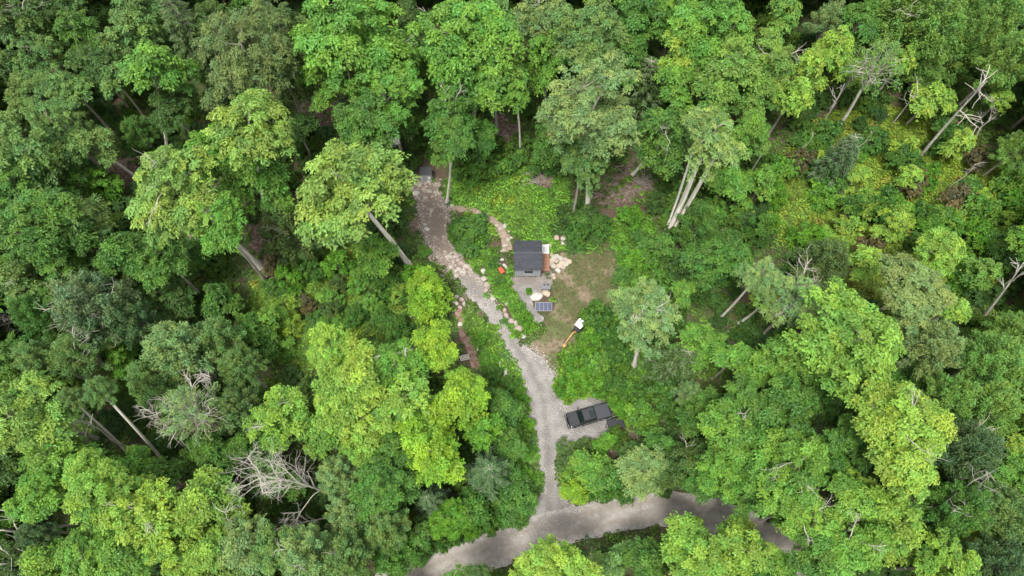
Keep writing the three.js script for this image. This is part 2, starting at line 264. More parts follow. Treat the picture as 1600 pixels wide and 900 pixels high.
const bark = { pale: mat([0.72, 0.69, 0.65], 0.9, { map: barkTex }), grey: mat([0.36, 0.335, 0.3], 0.95, { map: barkTex }), dark: mat([0.16, 0.13, 0.1], 0.95, { map: barkTex }), dead: mat([0.5, 0.48, 0.45], 0.9, { map: barkTex }) };
console.log('prototypes done');

// ---------------------------------------------------------------- trees: [picture x, y of the crown, half width, leaf colour, kind, options]
const KIND = { M: 'maple', K: 'oak', H: 'hemlock', F: 'ash', T: 'sapling', X: 'birch' };
const trees = [
  // upper left
  [40, 40, 45, 'D', 'M'], [58, 92, 40, 'S', 'K'], [122, 52, 32, 'G', 'M'], [150, 105, 36, 'D', 'M'], [52, 142, 34, 'S', 'M'], [112, 140, 34, 'S', 'M'], [182, 70, 30, 'S', 'M'], [180, 125, 28, 'S', 'M'], [20, 200, 40, 'S', 'M'], [88, 195, 45, 'S', 'K'], [15, 110, 35, 'D', 'M'], [90, 10, 40, 'D', 'M'],
  [212, 14, 42, 'S', 'M'], [218, 52, 34, 'S', 'M'], [288, 42, 46, 'D', 'H'], [242, 106, 50, 'L', 'M', { base: [262, 243] }], [392, 90, 80, 'O', 'K', { tone: 'W2' }], [268, 172, 36, 'D', 'M', { h: 12 }], [392, 205, 66, 'Y', 'M', { base: [425, 395], tone: 'Y3' }], [398, 280, 52, 'L', 'M'], [268, 295, 68, 'Y', 'M', { base: [405, 416], trunk: 0.5, tone: 'Y3' }], [325, 245, 48, 'L', 'M'],
  [155, 282, 30, 'V', 'M', { h: 7 }], [52, 250, 52, 'S', 'M'], [140, 226, 38, 'S', 'M', { base: [214, 277] }], [28, 292, 46, 'G', 'M'], [218, 208, 28, 'G', 'F', { h: 9 }], [95, 285, 32, 'G', 'M', { h: 10 }], [330, 40, 38, 'D', 'M', { h: 13 }],
  // upper middle
  [430, 30, 40, 'W', 'K'], [438, 105, 46, 'W', 'K'], [545, 50, 84, 'L', 'M'], [505, 122, 44, 'L', 'M'], [600, 145, 55, 'L', 'M'], [572, 192, 46, 'G', 'M', { base: [622, 283] }], [735, 72, 72, 'L', 'M'], [770, 128, 52, 'L', 'M'], [706, 176, 48, 'G', 'M'], [708, 216, 34, 'G', 'M', { base: [698, 316] }], [748, 215, 32, 'G', 'M', { h: 10 }], [545, 296, 82, 'Y', 'M', { tone: 'Y3', base: [639, 413], trunk: 0.36 }], [772, 18, 38, 'S', 'M'], [636, 192, 24, 'G', 'M', { h: 9 }], [640, 40, 34, 'D', 'M', { h: 12 }], [620, 95, 40, 'L', 'M'], [466, 205, 28, 'D', 'M', { h: 9 }],
  // top right of the middle
  [840, 35, 46, 'Y', 'K', { tone: 'O' }], [852, 92, 36, 'L', 'M'], [925, 52, 62, 'S', 'M'], [1000, 24, 42, 'G', 'M'], [1052, 30, 40, 'L', 'M'], [1112, 40, 60, 'L', 'M'], [1066, 82, 44, 'Y', 'M'], [1060, 132, 36, 'L', 'M'], [1130, 106, 52, 'S', 'M'], [1124, 160, 44, 'G', 'M'], [915, 165, 80, 'O', 'K', { base: [918, 326], trunk: 0.34 }], [910, 252, 36, 'S', 'K', { h: 18 }], [1040, 212, 46, 'V', 'M', { base: [988, 273], tone: 'G' }], [1110, 216, 48, 'O', 'K', { base: [1043, 364], trunk: 0.0, tone: 'O3' }], [1172, 210, 38, 'L', 'M'], [1182, 150, 42, 'S', 'M'], [1005, 140, 44, 'D', 'H', { h: 12 }], [1135, 285, 34, 'L', 'M', { h: 8 }], [808, 145, 24, 'L', 'M', { base: [813, 237] }], [985, 95, 34, 'G', 'M'], [870, 225, 36, 'G', 'M', { h: 10 }],
  // upper right
  [1225, 22, 34, 'G', 'M'], [1292, 36, 34, 'O', 'F'], [1302, 78, 36, 'Y', 'M'], [1264, 112, 34, 'Y', 'M'], [1238, 150, 34, 'Y', 'M'], [1208, 95, 44, 'S', 'M'], [1368, 105, 48, 'S', 'T', { base: [1306, 206], dead: 1 }], [1410, 92, 24, 'Y', 'M', { h: 11 }], [1340, 108, 24, 'Y', 'M', { h: 11 }], [1400, 30, 52, 'W', 'F'], [1450, 45, 50, 'S', 'F', { tone: 'L4' }], [1482, 92, 46, 'S', 'F', { tone: 'L4', h: 11 }], [1552, 36, 46, 'S', 'F', { tone: 'L4' }], [1570, 95, 46, 'L', 'F', { tone: 'L4' }], [1492, 14, 42, 'S', 'F'], [1452, 160, 34, 'Y', 'M', { h: 9 }], [1562, 158, 24, 'Y', 'M', { h: 8 }], [1502, 225, 30, 'Y', 'M', { h: 7 }], [1425, 276, 24, 'Y', 'M', { h: 6 }], [1588, 236, 36, 'S', 'F', { tone: 'L4', h: 11 }], [1308, 256, 42, 'B', 'H', { h: 6 }], [1340, 272, 18, 'Y', 'M', { h: 6 }], [1345, 35, 40, 'D', 'M'], [1190, 285, 30, 'L', 'M', { h: 7 }], [1585, 20, 30, 'D', 'F'], [1520, 60, 40, 'G', 'F'], [1440, 120, 34, 'G', 'F', { h: 8, tone: 'L4' }],
  // left
  [62, 352, 58, 'G', 'M'], [18, 335, 42, 'G', 'M'], [118, 342, 42, 'S', 'M'], [205, 396, 46, 'V', 'M', { tone: 'G' }], [252, 405, 44, 'L', 'M', { tone: 'G' }], [338, 348, 46, 'L', 'M', { h: 21 }], [30, 440, 44, 'L', 'M', { tone: 'S' }], [62, 492, 38, 'G', 'F'], [152, 482, 62, 'S', 'F', { dead: 2, tone: 'B2' }], [212, 505, 42, 'B', 'F'], [130, 552, 42, 'S', 'F'], [60, 562, 36, 'G', 'F', { tone: 'S' }], [186, 560, 24, 'V', 'M', { h: 10 }], [282, 548, 54, 'O', 'F'], [345, 470, 30, 'G', 'M', { h: 8 }], [342, 532, 40, 'S', 'F'], [378, 575, 36, 'S', 'F'], [262, 470, 38, 'D', 'M', { h: 10 }], [70, 592, 24, 'Y', 'M'], [12, 590, 20, 'Y', 'M', { h: 10 }], [14, 562, 34, 'G', 'M'], [160, 420, 34, 'D', 'M', { h: 10 }], [95, 430, 40, 'G', 'M'], [310, 395, 26, 'G', 'M', { h: 7 }], [395, 520, 30, 'G', 'M', { h: 8 }], [240, 600, 40, 'S', 'F'],
  // middle left of the driveway
  [455, 368, 48, 'W', 'F', { h: 9 }], [505, 360, 32, 'B', 'F', { h: 8 }], [596, 394, 27, 'L', 'M', { h: 9 }], [666, 456, 38, 'V', 'M', { h: 8, tone: 'Y2' }], [424, 496, 22, 'L', 'M', { h: 7 }], [514, 548, 38, 'Y', 'M'], [560, 590, 52, 'Y', 'M'], [622, 572, 42, 'L', 'M'], [682, 545, 38, 'V', 'M', { tone: 'Y2' }], [730, 608, 33, 'V', 'M', { tone: 'Y2' }], [640, 552, 22, 'L', 'M', { h: 11 }],
  // right of the clearing
  [1006, 488, 50, 'O', 'K', { base: [990, 571], trunk: 0.3 }], [1085, 352, 40, 'G', 'F', { h: 9 }], [1102, 402, 38, 'D', 'M', { h: 8 }], [1068, 455, 20, 'L', 'M', { h: 6 }], [1186, 434, 34, 'Y', 'K', { base: [1122, 500], tone: 'O' }], [1204, 470, 34, 'Y', 'K', { base: [1153, 506] }], [1090, 536, 34, 'L', 'M', { h: 11 }], [1058, 566, 46, 'D', 'H', { h: 9 }], [1150, 560, 32, 'L', 'M'], [1182, 575, 34, 'L', 'M'], [1150, 405, 32, 'D', 'M', { h: 8 }], [1030, 385, 30, 'G', 'M', { h: 6 }],
  // right
  [1245, 470, 46, 'O', 'K', { dead: 2 }], [1282, 415, 46, 'B', 'F', { h: 11 }], [1350, 408, 30, 'Y', 'M', { h: 9 }], [1395, 352, 28, 'Y', 'M', { h: 8 }], [1466, 392, 38, 'Y', 'M'], [1428, 452, 56, 'S', 'M', { tone: 'O2' }], [1490, 480, 26, 'Y', 'M', { h: 14 }], [1452, 542, 50, 'S', 'F', { tone: 'O2' }], [1330, 532, 76, 'Y', 'M', { tone: 'L3' }], [1240, 562, 46, 'L', 'M'], [1542, 566, 54, 'L', 'F', { tone: 'L4' }], [1582, 520, 40, 'L', 'F', { tone: 'G' }], [1540, 425, 32, 'G', 'M', { h: 8 }], [1582, 388, 36, 'D', 'M', { h: 8 }],
  // lower left
  [38, 652, 60, 'Y', 'M', { tone: 'Y3' }], [86, 712, 48, 'L', 'M'], [152, 765, 56, 'Y', 'M', { tone: 'L3' }], [222, 795, 52, 'Y', 'M'], [66, 775, 44, 'L', 'M'], [140, 868, 46, 'L', 'M'], [78, 882, 40, 'Y', 'M', { tone: 'L3' }], [200, 862, 42, 'L', 'M'], [248, 846, 36, 'Y', 'M'], [322, 790, 52, 'L', 'M', { tone: 'L3' }], [330, 870, 42, 'L', 'M', { tone: 'L3' }], [242, 748, 30, 'G', 'M', { h: 11 }], [215, 722, 26, 'L', 'M', { h: 10 }], [178, 728, 24, 'G', 'M', { h: 10 }], [300, 645, 56, 'S', 'T', { dead: 3, tone: 'O2' }], [332, 712, 40, 'G', 'M', { h: 11 }], [158, 612, 26, 'S', 'F', { base: [262, 727], trunk: 0.2 }], [112, 625, 22, 'S', 'F', { base: [200, 706], trunk: 0.18 }], [370, 640, 40, 'W', 'F'], [62, 832, 30, 'B', 'F', { h: 15 }], [384, 852, 42, 'L', 'M', { tone: 'O2' }], [385, 700, 34, 'G', 'M', { h: 11 }], [286, 880, 34, 'Y', 'M'], [15, 880, 32, 'D', 'M'], [16, 720, 30, 'D', 'M', { h: 12 }], [290, 735, 24, 'D', 'M', { h: 8 }],
  // lower middle
  [440, 650, 46, 'Y', 'M', { tone: 'L3' }], [500, 685, 30, 'L', 'M'], [528, 628, 44, 'Y', 'M'], [562, 655, 46, 'Y', 'M'], [572, 700, 32, 'L', 'M', { tone: 'L3' }], [622, 692, 36, 'L', 'M', { tone: 'G' }], [672, 704, 50, 'V', 'M', { tone: 'Y2' }], [712, 635, 46, 'V', 'M', { tone: 'Y2' }], [632, 625, 48, 'L', 'M', { tone: 'L3' }], [752, 672, 30, 'V', 'M', { h: 12 }], [782, 640, 34, 'G', 'M', { h: 9 }], [792, 692, 34, 'G', 'M', { h: 8 }], [764, 738, 46, 'B', 'H', { h: 12 }], [672, 782, 32, 'B', 'H', { h: 10 }], [530, 745, 36, 'O', 'F'], [545, 800, 40, 'O', 'F'], [592, 765, 42, 'S', 'M', { tone: 'G' }], [602, 822, 40, 'S', 'F'], [482, 868, 50, 'O', 'F'], [545, 872, 46, 'O', 'F', { tone: 'S' }], [432, 862, 36, 'S', 'M'], [640, 752, 30, 'G', 'M'], [612, 868, 34, 'G', 'M', { h: 10 }], [704, 812, 32, 'V', 'M', { h: 8 }], [800, 772, 38, 'V', 'M', { h: 6, tone: 'G' }], [662, 836, 28, 'G', 'M', { h: 8 }], [744, 897, 20, 'D', 'M', { h: 14 }], [420, 740, 36, 'G', 'M', { h: 10 }], [740, 790, 30, 'G', 'M', { h: 7 }],
  // lower right of the middle
  [922, 732, 30, 'L', 'M', { h: 7 }], [952, 748, 30, 'G', 'M', { h: 7 }], [896, 768, 20, 'V', 'M', { h: 5, tone: 'Y2' }], [1008, 738, 40, 'L', 'M', { h: 9, tone: 'O2' }], [944, 690, 20, 'V', 'M', { h: 4 }], [986, 708, 20, 'S', 'F', { h: 5 }], [1070, 722, 40, 'D', 'M', { h: 9 }], [1104, 744, 36, 'G', 'M', { h: 10 }], [1142, 682, 46, 'L', 'M'], [1132, 742, 36, 'L', 'M'], [1092, 645, 32, 'G', 'M', { h: 9 }], [1076, 616, 24, 'O', 'F', { h: 7 }], [1172, 640, 44, 'L', 'M', { tone: 'G' }], [1182, 722, 42, 'L', 'M', { tone: 'G' }], [1166, 766, 34, 'G', 'M'], [872, 884, 46, 'Y', 'M'], [818, 897, 24, 'Y', 'M', { h: 12 }], [1090, 862, 48, 'Y', 'M', { tone: 'L3' }], [1152, 862, 46, 'L', 'M', { tone: 'L3' }], [1084, 830, 22, 'Y', 'M'], [1012, 880, 38, 'G', 'M', { h: 12 }], [955, 882, 30, 'S', 'M', { h: 11 }], [1210, 888, 34, 'L', 'M'], [1030, 690, 26, 'G', 'M', { h: 7 }],
  // lower right
  [1408, 672, 80, 'Y', 'M'], [1318, 692, 44, 'L', 'M', { tone: 'G' }], [1232, 732, 62, 'S', 'M', { tone: 'L' }], [1262, 814, 46, 'Y', 'M', { tone: 'L3' }], [1236, 800, 30, 'L', 'M'], [1352, 782, 48, 'L', 'M', { tone: 'L3' }], [1392, 822, 46, 'L', 'M', { tone: 'L3' }], [1330, 856, 52, 'L', 'M'], [1282, 872, 42, 'G', 'M'], [1412, 772, 34, 'S', 'F', { h: 13 }], [1502, 702, 56, 'B', 'F', { dead: 1 }], [1488, 792, 50, 'S', 'F', { tone: 'G' }], [1534, 832, 26, 'Y', 'M'], [1482, 888, 46, 'Y', 'M', { tone: 'L3' }], [1560, 800, 50, 'S', 'F'], [1556, 880, 48, 'B', 'F'], [1592, 695, 20, 'Y', 'M', { h: 14 }], [1588, 735, 32, 'L', 'M'], [1532, 642, 52, 'L', 'F', { tone: 'L4' }], [1478, 625, 46, 'S', 'F', { tone: 'W' }], [1582, 602, 44, 'G', 'M'], [1420, 600, 40, 'D', 'M', { h: 10 }], [1225, 640, 46, 'L', 'M', { tone: 'G' }], [1290, 625, 34, 'D', 'M', { h: 9 }], [1440, 845, 34, 'G', 'M', { h: 12 }],
];
Object.assign(FOL, { W2: [0.12, 0.185, 0.052], B2: [0.105, 0.18, 0.07], L2: [0.13, 0.275, 0.026], Y2: [0.195, 0.35, 0.026], Y3: [0.185, 0.31, 0.055], L3: [0.172, 0.31, 0.042], O2: [0.17, 0.255, 0.075], L4: [0.137, 0.26, 0.042], O3: [0.19, 0.285, 0.075] });
const WORD = { Y: 'yellow green', L: 'light green', G: 'mid green', O: 'pale sage', D: 'dark green', B: 'bluish green', S: 'grey green', V: 'vivid green', R: 'brownish', W: 'olive green', W2: 'olive green', B2: 'bluish green', L2: 'bright green', Y2: 'bright lime', Y3: 'yellow green', L3: 'fresh green', O2: 'pale green', L4: 'soft green', O3: 'pale yellowish' };
const labelled = [];
const bandOf = (py) => py < 120 ? 'along the top edge' : py < 260 ? 'in the upper quarter' : py < 400 ? 'above mid height' : py < 560 ? 'just below mid height' : py < 730 ? 'in the lower third' : 'along the bottom edge';
const ORD = ['first', 'second', 'third', 'fourth', 'fifth', 'sixth', 'seventh', 'eighth', 'ninth', 'tenth', 'eleventh', 'twelfth', 'thirteenth', 'fourteenth', 'fifteenth', 'sixteenth', 'seventeenth', 'eighteenth', 'nineteenth', 'twentieth', 'twenty-first', 'twenty-second', 'twenty-third', 'twenty-fourth', 'twenty-fifth', 'twenty-sixth', 'twenty-seventh', 'twenty-eighth'];
function ordinals() { // labels that single out each plant by look, height in the picture and order from the left
  const sets = {};
  for (const e of labelled) (sets[e.look + '|' + bandOf(e.py)] ??= []).push(e);
  for (const k in sets) { const [look, band] = k.split('|'), l = sets[k].sort((a, b) => a.px - b.px);
    l.forEach((e, i) => { e.o.userData.label = l.length === 1 ? `the only ${look} ${band} of the photo` : `${look} ${band} of the photo, ${ORD[i] ?? 'number ' + (i + 1)} of these from left`; }); }
}
const used = {};
const AIRY = { G: 'L4', D: 'G', B: 'W', S: 'L4', W: 'L4' };
trees.forEach(([px, py, rpx, col, kind, o = {}], idx) => {
  if (px > 1090 && py < 640 && kind !== 'H') { if (!o.tone && AIRY[col]) o = { ...o, tone: AIRY[col] }; else if (AIRY[o.tone]) o = { ...o, tone: AIRY[o.tone] }; if (rpx < 45) rpx *= 0.9; }
  const r = rng(1000 + idx * 17), tone = FOL[o.tone] ? o.tone : col;
  let h = o.h ?? 5.5 + rpx * 0.215 + 1.5 * r();
  const size = (hc) => rpx * toPix(at(px, py, hc).x, hc, at(px, py, hc).z)[2] / FOC;
  const list = kind === 'H' ? PROTO.pine : kind === 'F' ? PROTO.feather : kind === 'T' ? PROTO.thin : kind === 'K' ? (rpx > 58 ? PROTO.oak : PROTO.oakmid) : rpx > 54 ? PROTO.big : rpx > 31 ? PROTO.mid : PROTO.small;
  const pr = list[Math.floor(r() * list.length)];
  let base, hc;
  if (o.base) { base = at(...o.base); let best = 1e9; for (let q = 6; q < 21; q += 0.25) { const p = at(px, py, q), d = Math.hypot(p.x - base.x, p.z - base.z); if (d < best) { best = d; hc = q; } } }
  else { const rm0 = size(h * 0.8), vr0 = pr.vr * rm0 / pr.rad; hc = Math.max(vr0 * 0.9, h - vr0); base = at(px, py, hc).setY(0); base.x += (r() - 0.5) * 0.8; base.z += (r() - 0.5) * 0.8; }
  const c = at(px, py, hc), rm = size(hc), s = rm / pr.rad * 1.06;
  const t = thing(KIND[kind] + '_tree', '', 'tree', base, 0, 'trees of the mixed woodland');
  const off = V(c.x - base.x, c.y, c.z - base.z), len = off.length();
  t.quaternion.setFromUnitVectors(V(0, 1, 0), off.clone().normalize());
  const jit = tone + (idx % 2 ? '+' : ''); if (!FOL[jit]) FOL[jit] = [FOL[tone][0] * 0.97, FOL[tone][1] * 1.04, FOL[tone][2] * 1.05];
  const cr = part(t, 'crown', pr.crown, leafMat(jit)), br = part(t, 'branches', pr.branches, o.dead ? bark.dead : bark.grey);
  const turn = r() * 6.2832, sy = s * (0.9 + 0.25 * r()), sx = 0.86 + 0.28 * r(); for (const m of [cr, br]) { m.position.y = len; m.rotation.y = turn; m.scale.set(s * sx, sy, s / sx); }
  const tr = part(t, 'trunk', trunkGeo, o.base ? bark.pale : bark.grey), w = o.trunk || (0.1 + rm * 0.035); tr.scale.set(w, len, w);
  if (!o.dead && rpx > 38 && kind !== 'H' && r() < 0.24) { const q = rng(idx + 9); for (let i = 0; i < 2; i++) { const bt = []; twigs(bt, q, rdir(q).multiplyScalar(pr.rad * 0.35).setY(0.45 * pr.vr), V(0, 0.35, 0).add(rdir(q).setY(0.1)).normalize(), pr.rad * 0.5, 0.06, 2); const g = part(t, 'bare_branch', mergeGeometries(bt), bark.dead); g.position.y = len; g.scale.setScalar(s); } }
  if (o.dead) { const bt = []; const q = rng(idx + 5); for (let i = 0; i < 3 + 2 * o.dead; i++) twigs(bt, q, V(0, -0.2 * pr.vr, 0), V(0, 0.7, 0).add(rdir(q).setY(0.1).multiplyScalar(1.3)).normalize(), pr.rad * 0.75, 0.07, 2); const g = part(t, 'bare_branches', mergeGeometries(bt), bark.dead); g.position.y = len; g.scale.setScalar(s); }
  if (o.base && o.trunk === 0) { tr.scale.set(0.42, len, 0.42); const t2 = part(t, 'trunk', trunkGeo, bark.pale); t2.position.set(0.35, 0, 0.1); t2.scale.set(0.34, len, 0.34); t2.rotation.z = -0.075; const t3 = part(t, 'trunk', trunkGeo, bark.pale); t3.position.set(-0.2, 0, -0.4); t3.scale.set(0.2, len * 0.95, 0.2); t3.rotation.z = 0.03; t3.rotation.x = -0.05; }
  const sz = rm > 4.6 ? 'broad' : rm > 2.6 ? 'medium' : 'small';
  labelled.push({ o: t, look: `${sz} ${WORD[tone]} ${KIND[kind]}`, px, py });
});
console.log('trees', trees.length);

// ---------------------------------------------------------------- shrubs
const shrubs = [[740, 275, 22, 'L'], [775, 262, 22, 'L'], [803, 256, 20, 'G'], [718, 266, 18, 'G'], [838, 262, 18, 'G'], [868, 262, 20, 'G'], [930, 496, 22, 'G'], [944, 520, 22, 'G'], [922, 542, 20, 'V'], [900, 578, 22, 'V'], [935, 572, 22, 'L'], [962, 556, 20, 'G'], [974, 520, 18, 'G'], [892, 602, 22, 'V'], [925, 606, 20, 'V'], [960, 602, 22, 'G'], [986, 622, 22, 'G'], [966, 636, 18, 'V'], [1002, 652, 24, 'L'], [1030, 622, 24, 'G'], [1040, 588, 24, 'D'], [985, 345, 20, 'V'], [1002, 375, 18, 'G'], [986, 405, 20, 'V'], [972, 432, 18, 'G'], [1010, 408, 20, 'V'], [1032, 442, 22, 'G'], [1025, 322, 18, 'D'], [1062, 330, 22, 'G'], [1072, 300, 20, 'L'], [1112, 330, 22, 'L'], [1150, 322, 22, 'L'], [1100, 380, 24, 'G'], [1140, 382, 25, 'G'], [1062, 420, 24, 'D'], [1092, 440, 20, 'L'], [1132, 430, 20, 'G'], [1182, 360, 22, 'G'],
  [884, 715, 20, 'W'], [906, 745, 22, 'L'], [936, 768, 20, 'G'], [914, 702, 16, 'W'], [968, 768, 20, 'G'], [1034, 758, 18, 'D'], [818, 745, 16, 'V'], [826, 705, 12, 'V'], [802, 805, 20, 'G'], [768, 812, 18, 'G'], [736, 826, 16, 'V'], [698, 844, 16, 'G'], [655, 864, 16, 'G'], [824, 660, 11, 'V'], [812, 618, 13, 'V'], [798, 600, 14, 'G'], [762, 560, 13, 'V'], [774, 585, 14, 'G'], [752, 530, 11, 'V'], [725, 360, 20, 'G'], [745, 352, 18, 'G'], [730, 385, 18, 'G'], [900, 350, 20, 'G'], [920, 340, 18, 'D'], [885, 340, 18, 'D'], [905, 370, 18, 'G'], [940, 355, 18, 'G'], [765, 345, 0, 'G'], [826, 510, 10, 'V'], [790, 452, 10, 'V'], [781, 438, 9, 'G'], [806, 478, 10, 'V'], [822, 498, 10, 'V'], [774, 412, 10, 'G'], [826, 456, 6, 'V'],
  [455, 440, 22, 'V'], [490, 430, 22, 'G'], [530, 420, 24, 'V'], [570, 440, 22, 'L'], [600, 450, 22, 'G'], [480, 478, 16, 'R'], [520, 470, 20, 'L'], [560, 495, 18, 'G'], [600, 500, 20, 'G'], [440, 540, 22, 'L'], [460, 510, 18, 'Y'], [630, 520, 22, 'G'], [662, 392, 11, 'L'], [645, 430, 18, 'V'], [480, 620, 20, 'D'], [580, 410, 20, 'L'], [430, 415, 16, 'R'], [447, 428, 14, 'R']].filter((s) => s[2]);
{ const r = rng(78); for (let i = 0; i < 26; i++) shrubs.push([418 + r() * 225, 402 + r() * 140, 9 + 9 * r(), 'VLLGYVW'[Math.floor(r() * 7)]]); }
{ const r = rng(77); for (let i = 0; i < 74; i++) { const px = 1195 + r() * 400, py = 215 + r() * 240; if (py > 400 && px < 1480) continue; shrubs.push([px, py, 15 + 14 * r(), 'GVLLVGYYVLR'[Math.floor(r() * 11)]]); } }
shrubs.forEach(([px, py, rpx, col], i) => {
  const r = rng(5000 + i * 13), pr = PROTO.shrub[Math.floor(r() * 4)], y = 0.55 * rpx / 12, p = at(px, py, y), rm = rpx / 11.9, s = rm / pr.rad * 1.1;
  const t = thing('shrub', '', 'shrub', V(p.x, 0, p.z), r() * 6.28, 'shrubs in the clearings');
  const c = part(t, 'foliage', pr.crown, leafMat(col)), b = part(t, 'stems', pr.branches, bark.grey); const sy = s * (0.9 + 0.8 * r());
  for (const m of [c, b]) { m.scale.set(s, sy, s); m.position.y = pr.vr * sy; }
  labelled.push({ o: t, look: `${rm > 1.6 ? 'large' : 'low'} ${WORD[col]} shrub`, px, py });
});
ordinals();

// ---------------------------------------------------------------- low cover that nobody could count
function tuft(seed, n, rad, hgt, leaf, elong) { const r = rng(seed), L = new Leaves(); for (let i = 0; i < n; i++) { const a = r() * 6.2832, q = Math.sqrt(r()) * rad, d = V(Math.cos(a) * q, hgt * (0.25 + 0.75 * r()) * (1 - 0.5 * q / rad), Math.sin(a) * q); const s = leaf * (0.7 + 0.6 * r()); L.add(d, V(Math.cos(a) * 0.5, 1, Math.sin(a) * 0.5).add(rdir(r).multiplyScalar(0.5)).normalize(), rdir(r), s, s * elong, leafTint(r, [0.7, 0.7, 0.7].map((q) => q + 0.6 * (i % 3) / 2))); } return L.build(); }
const white = new THREE.MeshPhysicalMaterial({ color: 0xffffff, roughness: 0.55, transmission: 0.28, thickness: 0, specularIntensity: 0.35, side: THREE.DoubleSide, vertexColors: true, name: 'low foliage' });
function scatter(name, geo, items, label, category, material = white) { // items: [x, y, z, scale, scaleY, colour]
  const m = new THREE.InstancedMesh(geo, material, items.length), M = new THREE.Matrix4(), q = new THREE.Quaternion(), up = V(0, 1, 0);
  items.forEach(([x, y, z, s, sy, c, a], i) => { m.setMatrixAt(i, M.compose(V(x, y, z), q.setFromAxisAngle(up, a ?? i * 2.4), V(s, sy, s))); m.setColorAt(i, lin(...c)); });
  m.name = numbered(name); m.castShadow = m.receiveShadow = true; scene.add(m); return tag(m, label, category, null, 'stuff');
}
const clearing = [[870, 371, 7], [880, 375, 9], [859, 383, 6], [782, 358, 9], [790, 352, 8], [794, 372, 8], [788, 388, 8], [783, 410, 11], [785, 425, 9], [875, 408, 20], [838, 463, 11], [854, 458, 9], [849, 480, 18], [726, 559, 10], [903, 512, 10], [892, 527, 6], [720, 470, 9], [789, 582, 6], [799, 605, 6], [852, 446, 10], [667, 357, 6], [855, 430, 6]].map(([x, y, r]) => { const p = at(x, y); return [p.x, p.z, r / 11.5]; });
const rockLine = polyPix([[754, 418], [757, 436], [762, 448], [770, 466], [778, 474], [791, 480], [791, 492], [800, 502], [810, 514], [818, 527]]);
const blobs = [ // picture x, y, radius, colour, height: how the open banks are planted
  [735, 365, 34, [0.05, 0.13, 0.018], 0.8], [785, 310, 70, [0.085, 0.185, 0.022], 0.55], [720, 300, 30, [0.08, 0.18, 0.02], 0.5], [850, 300, 45, [0.08, 0.185, 0.02], 0.55], [830, 345, 40, [0.08, 0.17, 0.02], 0.5], [900, 355, 48, [0.045, 0.11, 0.022], 0.7], [990, 370, 42, [0.07, 0.17, 0.018], 0.6], [985, 425, 35, [0.07, 0.17, 0.018], 0.6], [785, 450, 36, [0.075, 0.18, 0.018], 0.6], [760, 410, 24, [0.075, 0.17, 0.018], 0.5], [812, 500, 28, [0.075, 0.18, 0.018], 0.6], [935, 520, 40, [0.06, 0.16, 0.02], 0.7], [910, 590, 50, [0.09, 0.18, 0.016], 0.6], [970, 580, 45, [0.07, 0.16, 0.018], 0.7], [770, 545, 40, [0.08, 0.17, 0.018], 0.5], [805, 610, 40, [0.08, 0.17, 0.018], 0.5], [825, 690, 30, [0.07, 0.16, 0.018], 0.5], [730, 505, 22, [0.08, 0.16, 0.018], 0.4], [800, 790, 60, [0.06, 0.14, 0.018], 0.6], [690, 860, 70, [0.06, 0.13, 0.018], 0.5], [905, 720, 40, [0.08, 0.13, 0.02], 0.5], [860, 388, 30, [0.08, 0.18, 0.02], 0.3], [500, 470, 112, [0.095, 0.19, 0.022], 0.5], [560, 520, 80, [0.075, 0.16, 0.022], 0.5], [1300, 320, 120, [0.1, 0.17, 0.02], 0.5], [1400, 320, 200, [0.12, 0.19, 0.02], 0.5], [1530, 330, 120, [0.12, 0.18, 0.02], 0.5], [840, 452, 12, [0.1, 0.18, 0.02], 0.3],
].map(([x, y, r, c, h]) => { const p = at(x, y); return [p.x, p.z, r / 11.6, c, h]; });
